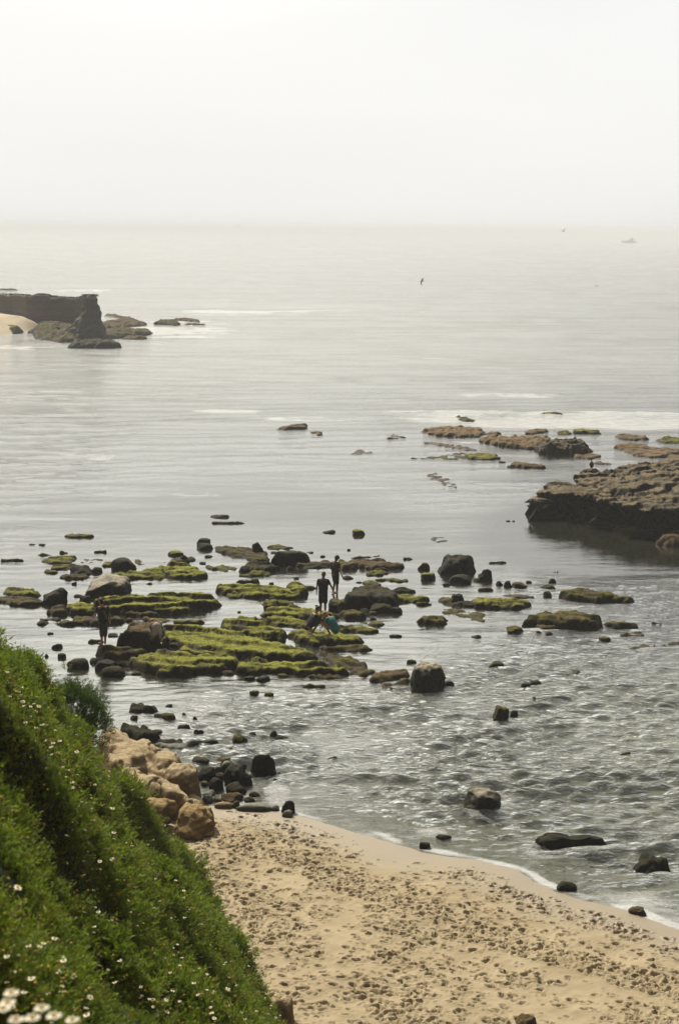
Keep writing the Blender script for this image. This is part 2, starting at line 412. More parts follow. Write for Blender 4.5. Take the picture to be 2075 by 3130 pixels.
fr = t.n('ShaderNodeFresnel', IOR=3.0); t.l(nb, fr.inputs['Normal'])
gl = t.n('ShaderNodeBsdfGlossy', Color=(.95, .95, .93, 1)); t.l(nb, gl.inputs['Normal']); t.l(ra, gl.inputs['Roughness'])
tr = t.n('ShaderNodeBsdfTransparent', Color=(.72, .78, .62, 1))
body = t.n('ShaderNodeBsdfDiffuse'); bc_ = t.ramp(t.n('ShaderNodeAttribute', _attribute_name='sea').outputs['Fac'], [(0.0, (.255, .26, .14)), (.45, (.022, .022, .014)), (1.0, (.15, .147, .125))]); t.l(bc_, body.inputs['Color'])  # light put in the colour: middle darkened for reflections, near and far brightened
under = t.n('ShaderNodeMixShader')
t.l(t.rng(t.n('ShaderNodeAttribute', _attribute_name='murk').outputs['Fac'], 0, 1), under.inputs[0]); t.l(tr.outputs[0], under.inputs[1]); t.l(body.outputs[0], under.inputs[2])
ms = t.n('ShaderNodeMixShader'); t.l(fr.outputs[0], ms.inputs[0]); t.l(under.outputs[0], ms.inputs[1]); t.l(gl.outputs[0], ms.inputs[2])
fnn = t.noise(va, 1.1, 9, .82); fn3 = t.noise(va, 14, 4, .65)
ff = t.math('ADD', fa, t.math('MULTIPLY', t.math('SUBTRACT', t.math('ADD', t.math('MULTIPLY', fnn, .7), t.math('MULTIPLY', fn3, .3)), .5), 1.7))
fm = t.math('MULTIPLY', t.rng(ff, .42, .98), .95)
fo = t.n('ShaderNodeBsdfPrincipled', Roughness=.7); fo.inputs['Base Color'].default_value = (.60, .61, .59, 1)
t.l(t.bump(fn3, .8, .05), fo.inputs['Normal'])
m2 = t.n('ShaderNodeMixShader'); t.l(fm, m2.inputs[0]); t.l(ms.outputs[0], m2.inputs[1]); t.l(fo.outputs[0], m2.inputs[2])
t.l(m2.outputs[0], t.out.inputs[0])
M['water'] = t.m
murk = .25 + .55 * sstep(3, 22, wd) + .2 * sstep(60, 160, WY)
foam = foam * np.where(WY > 60, np.clip(1.0 + .70 * noise(WX * .10, WY * .28, seed=91) + .35 * noise(WX * .4, WY * .8, seed=92), 0, 1.25), 1)
foam = np.minimum(foam, np.where(WY < 45, .84, .70)) * (foam > .02)
o = mesh_obj('water', np.stack([WX, WY, wz], -1).reshape(-1, 3), grid_faces(*WX.shape), M['water'],
             attrs={'foam': foam.ravel(), 'rough': rough.ravel(), 'chop': chop.ravel(), 'murk': murk.ravel(), 'sea': (.45 * sstep(34, 58, WY) + .55 * sstep(95, 190, WY)).ravel()})
tag(o, kind='structure')
del WX, WY, PX, PY, wz, wd, foam, fn, fn2, chop, sp, wxw, wyw

# ------------------------------------------------------------------ sea haze: one closed box of thin even air
t = NT('sea_haze')
pv = t.n('ShaderNodeVolumePrincipled', Color=(.85, .875, .90, 1), Density=.00052, Anisotropy=0.0)
t.l(pv.outputs[0], t.out.inputs['Volume'])
X0, X1, Y0, Y1, Z0, Z1 = -6900, 6900, -60, 8500, -6, 26
hv = [(x, y, z) for x in (X0, X1) for y in (Y0, Y1) for z in (Z0, Z1)]
hf = [(0, 1, 3, 2), (4, 6, 7, 5), (0, 4, 5, 1), (2, 3, 7, 6), (0, 2, 6, 4), (1, 5, 7, 3)]
HAZE = mesh_obj('haze', hv, hf, t.m, smooth=False)
tag(HAZE, 'pale sea haze lying over the whole bay', 'haze', kind='stuff')

# ------------------------------------------------------------------ the bluff the photograph was taken from
FOOT = np.array([(-25, 16), (-5, 9.0), (5, 5.4), (24, -1.25), (31.7, -4.0), (37, -7.8), (45, -16), (70, -40)])
_mr = np.random.default_rng(2024)
MOUNDS = []
for _ in range(300):
    my = 1.5 + 30 * _mr.random() ** 1.1; mx = float(np.interp(my, FOOT[:, 0], FOOT[:, 1])) - _mr.uniform(-.1, 7.5)
    mr_ = _mr.uniform(.5, 1.2) * min(1, .35 + my / 12)
    MOUNDS.append((mx, my, mr_, mr_ * _mr.uniform(.6, 1.05), _mr.uniform(.8, 1.5)))
def mounds(x, y):
    m = np.zeros_like(x)
    for (mx, my, r, h, el) in MOUNDS:
        sel = (np.abs(x - mx) < r * 1.6) & (np.abs(y - my) < r * 1.6)
        if not sel.any(): continue
        X = x[sel] - mx; Y = y[sel] - my; u = (X * .8 + Y * .6) ; v = (-X * .6 + Y * .8) / el
        q = (u * u + v * v) / (r * r)
        m[sel] = np.maximum(m[sel], h * np.clip(1 - q, 0, 1) ** .72)
    return m
def hill_z(x, y):
    xf = np.interp(y, FOOT[:, 0], FOOT[:, 1])
    s = (xf - x) * .94
    z = 1.2 + 1.767 * s
    cap = 13.9 + .03 * np.clip(-x, 0, 30)
    z = cap - np.logaddexp(0, (cap - z) * 2.2) / 2.2
    zf = 8.75 - .80 * (y - 19.6 + .30 * (x + 5))
    zf = np.where(zf > 1.4, zf, 1.4 + (zf - 1.4) * .35)
    d_ = z - zf
    z = np.where(d_ > 0, zf + 0 * d_, z)
    amp = sstep(.8, 2.6, z) * np.clip((np.hypot(x, y) - 1.5) / 6, .15, 1)
    a = fbm(x * .55, y * .42, seed=61, octv=3); b = fbm(x * 1.3, y * 1.1, seed=62, octv=3)
    return z - .22 * amp + amp * (.42 * a + .30 * b) + amp * mounds(x, y)
hx = np.concatenate([np.arange(-42, -13, .4), np.arange(-13, 9, .09)]); hy = np.concatenate([np.arange(-24, 0, .4), np.arange(0, 34, .09), np.arange(34, 60, .3)])
HX, HY = np.meshgrid(hx, hy)
HZ = hill_z(HX, HY)
gd = base_z(HX, HY)
fcs = grid_faces(*HX.shape)
ok = (HZ > gd - 1.2).ravel()
fcs = fcs[ok[fcs].all(1)]
M['soil'] = simple('hill_soil', (.02, .024, .009), .95, .4, 3, .8)
o = mesh_obj('hillside', np.stack([HX, HY, HZ], -1).reshape(-1, 3), fcs, M['soil'])
tag(o, kind='structure')

# ------------------------------------------------------------------ rocks
ROCKS = []      # (object, source px centre, noun phrase or None)
def register(o, px, py, label, cat, group, size, look, noun=None):
    o['category'] = cat
    if group: o['group'] = group
    ROCKS.append([o, px, py, label, size, look, noun])

def slab(c, pts, h, mat='m', label=None, rim=.35, res=.06, strata=(8, .8, .07), under=0.0, patch=0.0, base=-.3, z0=0.0, tilt=0.0, rough=.05,
         name='reef_slab', cat='rock slab', group='mossy rock slabs of the reef', noun=None, edge=.12, topfun=None, seed=None, zs=None):
    seed = len(ROCKS) * 13 + 100 if seed is None else seed
    if name == 'reef_slab':
        edge = max(edge, .17); h *= .66; rim = min(rim, .34); rough = .07; strata = (strata[0], strata[1] * .62, strata[2] * .95)
    S = [cp(p[0], p[1], p[2]) if len(p) == 3 else cp(c, *p) for p in pts]
    ys = [p[1] for p in S]; y0, y1 = min(ys), max(ys)
    P = []
    for i, (x, y) in enumerate(S):
        t_ = (y - y0) / max(1e-6, y1 - y0)
        z = z0 + h * .8 * (1 - t_) ** .7 if zs is None else zs[i]
        P.append(unproj(x, y, z)[:2])
    P = np.array(P)
    # round the traced corners a little
    Q = []
    for i in range(len(P)):
        a, b = P[i], P[(i + 1) % len(P)]
        Q += [.8 * a + .2 * b, .2 * a + .8 * b]
    P = np.array(Q)
    lo = P.min(0) - .4; hi = P.max(0) + .4
    span = max(hi - lo)
    while (hi[0] - lo[0]) * (hi[1] - lo[1]) / res ** 2 > 90000: res *= 1.15
    X, Y = np.meshgrid(np.arange(lo[0], hi[0], res), np.arange(lo[1], hi[1], res))
    d = seg_dist(X, Y, P, True); d = np.where(inside(X, Y, P), d, -d)
    d = d + edge * fbm(X * 2.2, Y * 2.2, seed=seed, octv=3) * 1.4 + min(.06, edge * .5) * fbm(X * 8, Y * 8, seed=seed + 1, octv=2) + edge * .5
    dmax = max(.12, float(d.max())); rim_ = min(rim, dmax * .8)
    p = np.clip(d / rim_ + (.34 if name == 'reef_slab' else .12), 0, 1); prof = 1 - (1 - p) ** 2.6
    ang, spc, am = strata
    th = math.radians(ang)
    q = (-X * math.sin(th) + Y * math.cos(th)) + .35 * spc * fbm(X * .5, Y * .5, seed=seed + 3, octv=3) * 2.2
    q = q / spc
    fr_ = q - np.floor(q)
    stepz = (1 - fr_) * sstep(0, .10, fr_)
    lv = noise(np.floor(q) * 7.3, X * .35, seed=seed + 5)
    am_ = min(am, h * .6)
    top = h + am_ * (stepz - .5) + am_ * .7 * lv + rough * 1.5 * fbm(X * 3, Y * 3, seed=seed + 7, octv=4) + .12 * h * fbm(X * .8, Y * .8, seed=seed + 9, octv=2)
    top = top + .03 * fbm(X * 9, Y * 9, seed=seed + 11, octv=3) + tilt * (X - X.mean())
    if patch: top = top + patch * (fbm(X * 2.0, Y * 1.6, seed=seed + 21, octv=4) * 1.6 - .22)
    if topfun is not None: top = topfun(X, Y, top, d)
    z = z0 + base + (top - base) * prof
    if under:
        gyy, gxx = np.gradient(d, res); g = np.hypot(gxx, gyy) + 1e-6
        f = np.clip((z0 + h * .92 - z) / h, 0, 1) ** .7 * (prof < .98)
        X = X + gxx / g * under * f; Y = Y + gyy / g * under * f
    keepv = (d > -res * 1.6 - (.34 * rim_ if name == 'reef_slab' else .12 * rim_)).ravel()
    F = grid_faces(*X.shape); F = F[keepv[F].all(1)]
    used = np.unique(F)
    if len(used) < 4: print('empty slab', label, pts[:2]); return None
    remap = np.zeros(X.size, np.int64); remap[used] = np.arange(len(used))
    V = np.stack([X, Y, z], -1).reshape(-1, 3)[used]
    cen = np.array([V[:, 0].mean(), V[:, 1].mean(), z0])
    o = mesh_obj(name, V - cen, remap[F], M[mat]); o.location = cen
    sx_, sy_ = sum(p[0] for p in S) / len(S), sum(ys) / len(S)
    register(o, sx_, sy_, label, cat, group, (max(p[0] for p in S) - min(p[0] for p in S)), mat, noun)
    return o

def boulder(c, box, mat='d', label=None, cuts=5, z0=0.0, depth=.8, lump=.16, sub=4, pw=2.7, tz=None, name='boulder', cat='boulder', group='boulders standing in the shallows',
            noun=None, lean=0.0, seed=None, shape=None, fine=.05, sink=.25):
    seed = len(ROCKS) * 17 + 900 if seed is None else seed
    x, y, bw, bh = box
    xa, ya = cp(c, x, y); s = CROP[c][2]; bw *= s; bh *= s * .9; ya += .1 * bh
    if bw * s < 14: sub = 3
    front = unproj(xa + bw / 2, ya + bh, z0)
    dist = np.linalg.norm(front - np.array([0, 0, CH]))
    W = bw * dist / FPX; Ha = bh * dist / FPX
    th_ = math.asin((CH - z0) / dist)
    a = W / 2; b = min(a * depth, Ha / (2 * math.sin(th_)) * .60)
    sb = b * math.sin(th_); top = max(.05, math.sqrt(max(1e-4, (Ha - sb) ** 2 - sb * sb)) / math.cos(th_))
    rs_ = np.random.default_rng(seed)
    bm = bmesh.new(); bmesh.ops.create_icosphere(bm, subdivisions=sub, radius=1.0)
    V = np.array([v.co[:] for v in bm.verts])
    V = V / ((np.abs(V) ** pw).sum(1) ** (1 / pw))[:, None]
    for _ in range(cuts):
        n = rs_.normal(size=3); n[2] = abs(n[2]) * .6 + .05; n /= np.linalg.norm(n); lim = rs_.uniform(.70, .92)
        dp = V @ n; over = np.maximum(dp - lim, 0); V = V - over[:, None] * n * .88
    nn = fbm(V[:, 0] * 1.3, V[:, 1] * 1.3, V[:, 2] * 1.3, seed=seed, octv=3)
    n2 = fbm(V[:, 0] * 5, V[:, 1] * 5, V[:, 2] * 5, seed=seed + 4, octv=3)
    V = V * (1 + lump * 1.6 * nn + fine * 1.6 * n2)[:, None]
    if shape is not None: V = shape(V)
    xr = (V[:, 0].max() - V[:, 0].min()) / 2; V[:, 0] -= (V[:, 0].max() + V[:, 0].min()) / 2
    V[:, 0] /= xr; V[:, 2] /= V[:, 2].max()
    V[:, 0] *= a; V[:, 1] *= b
    hb = top * sink + .12
    V[:, 2] = np.where(V[:, 2] > 0, V[:, 2] * top, V[:, 2] * hb) if shape is None else V[:, 2] * top
    if sink: 
        V[:, 2] = (V[:, 2] + hb) / (top + hb) * (top + hb * 1.0) - hb * 1.0
    V[:, 0] += lean * V[:, 2]
    cen = np.array([front[0], front[1] + b * .93, z0])
    for i, v in enumerate(bm.verts): v.co = V[i]
    me = bpy.data.meshes.new(name); bm.to_mesh(me); bm.free()
    me.polygons.foreach_set('use_smooth', np.ones(len(me.polygons), dtype=bool))
    me.materials.append(M[mat])
    o = bpy.data.objects.new(name, me); C.objects.link(o); o.location = cen
    register(o, xa + bw / 2, ya + bh / 2, label, cat, group, bw, mat, noun)
    return o
def smalls(c, boxes, mat='d', **kw):
    for bx in boxes:
        boulder(c, bx[:4], bx[4] if len(bx) > 4 else mat, None, name='rock', cat='rock', group='small rocks scattered through the shallows', **kw)
RE_ST = dict()
def flats(c, boxes, mat='m', h=.10, **kw):
    for bx in boxes:
        x, y, w_, h_ = bx[:4]; r_ = random.Random(int(x * 31 + y)); pts = []
        for k in range(9):
            a = 2 * math.pi * k / 9; q = r_.uniform(.8, 1.05)
            pts.append((x + w_ / 2 + w_ / 2 * q * math.cos(a), y + h_ / 2 + h_ / 2 * q * math.sin(a)))
        slab(c, pts, h, bx[4] if len(bx) > 4 else mat, None, rim=.22, strata=(8, .6, .03), edge=.06, name='rock', cat='rock', group='small flat rocks barely above the water', **kw)

# --- the reef, left part
flats('A', [(415, 157, 250, 33), (0, 331, 165, 22, 'n'), (380, 280, 100, 15), (258, 293, 110, 18), (640, 273, 100, 18), (290, 402, 115, 36), (1080, 345, 60, 10), (980, 492, 75, 16),
            (600, 880, 110, 28, 'n'), (1060, 492, 50, 10), (1170, 742, 262, 40)])
slab('A', [(300, 345), (380, 322), (480, 310), (520, 318), (500, 350), (420, 362), (320, 360)], .16, 'm', 'thin green slab at the far left corner of the reef, dark along its front lip', noun='the far left green slab')
slab('A', [(355, 385), (430, 363), (500, 368), (505, 400), (430, 410), (370, 400)], .13, 'm')
slab('A', [(505, 350), (600, 325), (700, 330), (710, 360), (600, 365)], .04, 'm', patch=.06)
slab('A', [(925, 340), (980, 350), (1003, 378), (940, 375)], .04, 'm', patch=.04)
slab('A', [(710, 358), (760, 350), (790, 372), (740, 385)], .12, 'm')
slab('A', [(780, 430), (860, 418), (960, 420), (1060, 395), (1120, 390), (1135, 430), (1120, 465), (1010, 467), (960, 460), (900, 472), (830, 460)], .26, 'm',
     'ribbed green slab left of the wedge shaped one, behind the grey topped boulder', strata=(-14, .9, .14), noun='the ribbed green slab')
slab('A', [(1125, 440), (1130, 395), (1180, 360), (1260, 362), (1330, 395), (1408, 428), (1412, 450), (1350, 470), (1240, 472), (1160, 458)], .36, 'm',
     'bright green wedge shaped slab with a rounded dark front, near the far side of the reef', strata=(-10, 1.1, .12), rim=.5, noun='the green wedge slab')
slab('A', [(28, 545), (80, 520), (160, 525), (250, 560), (255, 588), (150, 592), (60, 572)], .3, 'm', 'domed olive slab at the left edge, the farther one of a close pair', rim=.8, noun='the left edge olive slab')
slab('A', [(-15, 590), (100, 587), (230, 598), (300, 625), (250, 655), (130, 650), (40, 620)], .28, 'n', 'low brown slab at the left edge, in front of the domed olive one', rim=.7, noun='the left edge brown slab')
slab('A', [(460, 660), (530, 637), (640, 655), (655, 690), (600, 718), (500, 710)], .36, 'm', 'rounded olive slab just left of the wading woman in the dark top', rim=.7, noun='the rounded olive slab')
slab('A', [(350, 690), (390, 658), (460, 668), (455, 715), (370, 718)], .36, 'n', rim=.5)
slab('A', [(680, 610), (800, 592), (1000, 600), (1060, 575), (1250, 565), (1400, 572), (1500, 620), (1470, 635), (1440, 652), (1380, 665), (1200, 690), (1190, 710), (1100, 712), (900, 695), (780, 702), (700, 665)],
     .48, 'm', 'long stepped green slab across the middle of the reef, right of the wading woman', strata=(6, 1.25, .2), noun='the long stepped slab', seed=7)
slab('A', [(860, 700), (950, 688), (1060, 695), (1080, 715), (950, 728), (870, 718)], .26, 'n')
slab('A', [(510, 745), (560, 728), (680, 728), (840, 735), (840, 760), (680, 780), (560, 780)], .28, 'n', 'brown slab low in the water right behind the knees of the woman on the left', noun='the slab behind the woman')
slab('A', [(270, 738), (400, 730), (420, 750), (300, 758)], .14, 'n')
slab('A', [(370, 765), (500, 758), (490, 780), (400, 785)], .18, 'n')
slab('A', [(990, 735), (1060, 745), (1170, 748), (1160, 765), (1060, 765)], .10, 'm')
slab('A', [(1110, 805), (1300, 795), (1460, 800), (1530, 815), ('B', 250, 865), ('B', 430, 922), ('B', 560, 962), ('B', 650, 968), ('B', 728, 1002), ('B', 650, 1045), ('B', 400, 1022), ('B', 250, 1012), ('B', 0, 985),
           (1390, 990), (1250, 962), (1270, 930), (1170, 885)], .38, 'm',
     'broadest mossy slab of the reef, running right from the rock where someone bends down', strata=(-16, 1.5, .16), edge=.18, noun='the broadest mossy slab', seed=21)
slab('A', [(880, 1030), (960, 1000), (1040, 970), (1200, 982), (1440, 1000), ('B', 205, 1035), ('B', 205, 1060), ('B', 90, 1100), (1400, 1112), (1280, 1138), (1120, 1132), (960, 1082)], .42, 'm',
     'long nearest slab on the left with olive ridges and a dark undercut front', strata=(-12, 1.3, .18), noun='the nearest long slab', seed=33)
slab('A', [(660, 930), (750, 925), (870, 955), (1020, 970), (1010, 1000), (880, 1005), (820, 1022), (700, 1000)], .42, 'n', 'dark step of rock the woman on the left stands on', strata=(5, .9, .12), name='boulder', cat='boulder',
     group='boulders standing in the shallows', noun='the dark step rock')
slab('A', [(790, 912), (850, 850), (960, 842), (1080, 865), (1150, 885), (1150, 950), (1080, 972), (950, 950), (840, 930)], .85, 'd', 'big black flat topped block in front of the bending person', rim=.3, strata=(4, 2, .05),
     name='boulder', cat='boulder', group='boulders standing in the shallows', noun='the black flat topped block')
slab('A', [(890, 800), (1000, 775), (1110, 790), (1150, 830), (1130, 872), (1000, 862), (900, 830)], .45, 'b', 'brown hummock of rock right behind the bending person', noun='the brown hummock')
boulder('A', (560, 430, 318, 162), 'g', 'large boulder with a pale dry cap and dark wet foot, among the left slabs', depth=.95, pw=3.2, cuts=2, sub=5, noun='the pale capped boulder', seed=4)
boulder('A', (750, 315, 180, 100), 'd', 'black dome of a boulder at the far left of the reef', depth=.8, cuts=1, noun='the black dome boulder')
boulder('A', (265, 522, 200, 130), 'd', 'dark knobbly boulder beside the left edge slabs', depth=.7, cuts=8, lump=.28, noun='the knobbly boulder')
boulder('A', (455, 365, 185, 78), 'd', 'dark peaked rock beyond the pale capped boulder', cuts=7, lump=.25, noun='the peaked dark rock')
smalls('A', [(615, 380, 88, 52), (1145, 268, 110, 45, 'm'), (1340, 185, 100, 50), (1338, 215, 120, 55), (1230, 300, 60, 50), (540, 578, 85, 54), (505, 570, 60, 25), (735, 838, 75, 30),
             (350, 908, 78, 42), (305, 980, 30, 26), (390, 975, 60, 42), (605, 1003, 88, 46), (800, 1030, 90, 35, 'n'), (890, 1100, 78, 28, 'n'),
             (1150, 900, 95, 45), (1220, 935, 45, 20), (490, 487, 35, 25), (855, 733, 60, 30), (225, 1058, 60, 25, 'n'), (320, 833, 48, 18), (198, 227, 45, 12), (262, 225, 55, 16),
             (245, 750, 82, 36), (1400, 303, 55, 20), (1360, 350, 50, 20), (1268, 335, 30, 26)])
slab('A', [(1160, 330), (1230, 322), (1322, 325), (1290, 342), (1220, 350)], .14, 'n')
slab('A', [(415, 445), (500, 435), (590, 440), (590, 470), (500, 475)], .22, 'n')
boulder('A', (455, 1003, 150, 84), 'd', 'smooth dark boulder alone, left of the two touching black ones', cuts=2, depth=.7, noun='the smooth dark boulder')
boulder('A', (648, 1018, 155, 82), 'd', 'black boulder, the farther of two touching ones below the woman', cuts=3, noun='the farther black boulder')
boulder('A', (683, 1055, 183, 90), 'd', 'black boulder mirrored in calm water, nearer of two touching ones', cuts=4, noun='the nearer black boulder')

# --- the reef, middle
slab('B', [(35, 245), (130, 240), (280, 258), (400, 300), (400, 355), (300, 352), (270, 332), (160, 302), (90, 285)], .2, 'n', 'brown slab sloping off below the tall upright block at the back of the reef', strata=(-25, .8, .08), noun='the sloping brown slab')
slab('B', [(390, 248), (450, 233), (540, 240), (572, 258), (450, 266)], .12, 'm')
slab('B', [(390, 290), (560, 280), (732, 282), (600, 298)], .10, 'n')
slab('B', [(410, 350), (480, 288), (600, 280), (690, 312), (697, 350), (560, 372), (430, 378)], .62, 'd', 'broad black hump behind the two standing men, to their left', rim=.8, name='boulder', cat='boulder',
     group='boulders standing in the shallows', noun='the broad black hump')
slab('B', [(-20, 372), (100, 368), (200, 398), (120, 411), (0, 402)], .16, 'm')
slab('B', [(215, 402), (260, 368), (380, 362), (460, 375), (465, 400), (400, 425), (220, 425)], .42, 'd', 'flat black rock with a green slab leaning against its front', noun='the flat black rock')
slab('B', [(215, 442), (280, 420), (400, 412), (425, 435), (330, 453), (230, 452)], .2, 'm')
slab('B', [(590, 382), (640, 357), (800, 345), (830, 370), (760, 396), (620, 393)], .2, 'n', 'brown slab just left of the man in the cap', noun='the slab left of the capped man')
slab('B', [(880, 350), (950, 345), (1000, 375), (992, 406), (890, 406)], .28, 'n', 'dark slab just right of the man in the cap', noun='the slab right of the capped man')
slab('B', [(960, 332), (1100, 335), (1250, 350), (1342, 365), (1330, 402), (1200, 396), (1100, 402), (1000, 372)], .26, 'b', 'long brown slab running right, well beyond the man in the cap', strata=(5, .9, .12), noun='the long brown slab')
slab('B', [(970, 325), (1160, 303), (1172, 312), (1000, 332)], .07, 'm')
slab('B', [(1120, 392), (1210, 386), (1212, 412), (1130, 411)], .16, 'n')
slab('B', [(1090, 432), (1150, 415), (1235, 425), (1200, 440), (1100, 450)], .14, 'm')
slab('B', [(1090, 465), (1200, 462), (1362, 475), (1350, 489), (1150, 482)], .10, 'm')
slab('B', [(1065, 502), (1100, 480), (1172, 512), (1130, 522)], .14, 'm')
slab('B', [(50, 535), (150, 512), (350, 508), (500, 525), (620, 560), (640, 582), (560, 606), (380, 602), (250, 590), (120, 562)], .34, 'm', 'long bright green slab left of the two standing men', strata=(-6, 1.1, .12), rim=.5, noun='the bright green slab')
slab('B', [(540, 522), (580, 492), (640, 502), (656, 560), (620, 592), (560, 565)], .5, 'm', 'green topped mound at the right end of the long bright green slab', rim=.6, noun='the green topped mound')
slab('B', [(640, 515), (715, 524), (682, 538), (640, 535)], .12, 'm')
slab('B', [(120, 567), (200, 560), (232, 590), (150, 600)], .14, 'm')
slab('B', [(180, 502), (260, 478), (330, 478), (340, 508)], .3, 'd')
slab('B', [(935, 605), (1010, 545), (1110, 520), (1200, 532), (1260, 570), (1282, 622), (1240, 662), (1050, 672), (950, 645)], .85, 'd', 'great dark hump of rock right of the standing men, olive on its back', rim=1.3, strata=(5, 2, .04), noun='the great dark hump', seed=55)
slab('B', [(1240, 580), (1400, 582), (1522, 596), (1500, 616), (1400, 626), (1260, 622)], .26, 'm', 'green tongue of rock trailing right from the great dark hump', noun='the green tongue')
slab('B', [(1212, 545), (1300, 533), (1402, 536), (1400, 560), (1272, 562)], .24, 'd')
slab('B', [(820, 602), (900, 600), (990, 620), (990, 660), (900, 666), (830, 642)], .34, 'n', 'humped brown rock at the elbow of the man in black', rim=.6, noun='the humped brown rock')
slab('B', [(915, 692), (1000, 690), (1060, 706), (1050, 742), (950, 742)], .34, 'n', 'rounded brown rock right of where the man in black stands', rim=.5, noun='the rounded brown rock')
slab('B', [(335, 702), (430, 660), (550, 655), (700, 670), (800, 690), (905, 700), (915, 730), (870, 746), (750, 746), (550, 726), (380, 722)], .32, 'm', 'bright mossy slab under the feet of the man in black', strata=(-8, 1.2, .14), noun='the slab under the man in black')
slab('B', [(370, 737), (480, 724), (650, 746), (690, 790), (600, 802), (450, 782)], .24, 'm', 'mossy shelf just behind the crouching pair, to their left', strata=(-14, .9, .12), noun='the shelf behind the pair')
slab('B', [(355, 642), (410, 608), (470, 620), (476, 656), (400, 676)], .36, 'm', 'small green hummock behind the slab the man in black stands on', rim=.5, noun='the green hummock')
slab('B', [(475, 617), (540, 608), (580, 650), (500, 642)], .2, 'm')
slab('B', [(545, 827), (640, 810), (750, 828), (900, 845), (1000, 870), (1030, 902), (960, 916), (850, 916), (720, 932), (620, 892)], .30, 'm', 'mossy slab the crouching pair squats on', strata=(-6, 1.3, .08), noun='the slab of the crouching pair')
slab('B', [(735, 935), (850, 915), (1000, 925), (1130, 945), (1100, 959), (950, 969), (800, 956)], .18, 'n')
slab('B', [(880, 787), (980, 785), (1142, 820), (1100, 836), (890, 836)], .18, 'm', 'green slab just right of the teal shirted figure', noun='the slab right of the teal shirt')
slab('B', [(1050, 762), (1110, 755), (1196, 780), (1110, 800)], .06, 'm', patch=.05)
slab('B', [(80, 767), (200, 737), (300, 745), (350, 790), (490, 820), (508, 860), (500, 902), (350, 892), (200, 862), (110, 832)], .42, 'm', 'two tiered green slab ending in a dark rounded nose, left of the crouching pair', strata=(-14, 1.2, .2), rim=.4, noun='the two tiered slab')
slab('B', [(290, 747), (380, 740), (412, 760), (330, 775)], .22, 'n')
slab('B', [(770, 977), (900, 985), (1040, 1040), (1112, 1100), (1050, 1146), (900, 1082), (820, 1032)], .16, 'n', 'brown strip of flat reef slanting towards the pale topped boulder', strata=(-35, .8, .07), patch=.05, noun='the slanting brown strip')
slab('B', [(200, 1082), (300, 1020), (500, 1035), (700, 1060), (850, 1082), (932, 1112), (860, 1132), (700, 1122), (450, 1102), (300, 1102), (220, 1112)], .40, 'm', 'nearest green slab in the middle of the reef, long and straight', strata=(-7, 1.1, .16), noun='the long straight slab', seed=71)
slab('B', [(650, 1132), (800, 1120), (962, 1138), (880, 1152), (720, 1152)], .14, 'n')
slab('B', [(1090, 1162), (1150, 1110), (1230, 1090), (1350, 1088), (1370, 1122), (1280, 1132), (1230, 1160), (1110, 1182)], .32, 'b', 'brown ragged rock touching the left side of the pale topped boulder', noun='the ragged brown rock')
slab('B', [(1150, 1192), (1280, 1190), (1370, 1160), (1352, 1210), (1200, 1212)], .12, 'b', patch=.05)
flats('B', [(395, 490, 50, 20), (450, 1115, 90, 28), (335, 1110, 60, 20), (610, 1185, 185, 28), (385, 1240, 50, 14), (620, 1145, 80, 18), (105, 1150, 55, 22), (120, 628, 65, 14), (10, 742, 70, 14, 'd'),
            (1320, 320, 72, 18), (1410, 628, 130, 24), (1360, 1023, 60, 22, 'n'), (5, 72, 260, 22, 'b'), (580, 460, 40, 8)])
smalls('B', [(75, 1090, 100, 45, 'n'), (235, 1128, 80, 34), (320, 1130, 95, 45), (200, 1080, 105, 52), (275, 1228, 65, 28, 'm'), (5, 26, 130, 28), (775, 130, 88, 28), (525, 378, 55, 34, 'n'), (758, 305, 36, 18), (942, 262, 24, 14),
             (910, 442, 76, 30, 'n'), (1000, 485, 45, 14), (190, 690, 26, 10), (720, 645, 26, 12), (1230, 845, 90, 28), (1095, 730, 50, 24), (1030, 668, 72, 32), (1085, 685, 70, 32, 'n'), (812, 618, 72, 80), (1225, 655, 98, 56)])
boulder('B', (1100, 628, 162, 78), 'd', 'black boulder in front of the great dark hump', cuts=5, noun='the black boulder before the hump')
boulder('B', (285, 205, 92, 98), 'd', 'tall upright dark block at the back of the reef', cuts=6, depth=.7, noun='the tall upright block')
boulder('B', (975, 125, 92, 48), 'm', 'round olive boulder alone in open water beyond the man in the cap', cuts=2, noun='the lone round boulder')
boulder('B', (1425, 350, 85, 58), 'n', 'squarish olive boulder, the farther of two left of the big pyramid boulder', cuts=5, noun='the squarish olive boulder')
boulder('B', (1448, 420, 105, 62), 'm', 'round mossy boulder, the nearer of two left of the big pyramid boulder', cuts=2, noun='the round mossy boulder')

# --- the reef, right part
boulder('C', (175, 235, 240, 142), 'd', 'big dark pyramid shaped boulder at the right end of the reef', cuts=6, depth=.85, sub=5, noun='the big pyramid boulder', seed=12)
boulder('C', (250, 360, 128, 63), 'd', 'dark block leaning on the front of the big pyramid boulder', cuts=4, noun='the dark leaning block')
boulder('C', (410, 328, 90, 84), 'd', 'dark jagged rock at the right foot of the big pyramid boulder', cuts=8, lump=.25, noun='the jagged rock')
smalls('C', [(390, 385, 70, 28, 'n'), (515, 402, 45, 34), (560, 400, 50, 44), (612, 408, 88, 42, 'n'), (690, 402, 34, 14), (208, 410, 52, 24), (820, 388, 44, 28), (790, 460, 50, 38, 'n'), (580, 660, 105, 56, 'n'), (740, 688, 45, 24), (800, 695, 45, 25),
             (475, 862, 92, 48, 'n'), (600, 1145, 45, 28), (720, 1068, 28, 30), (0, 268, 40, 18), (220, 975, 60, 28), (660, 985, 60, 30), (340, 0, 1, 1)][:-1])
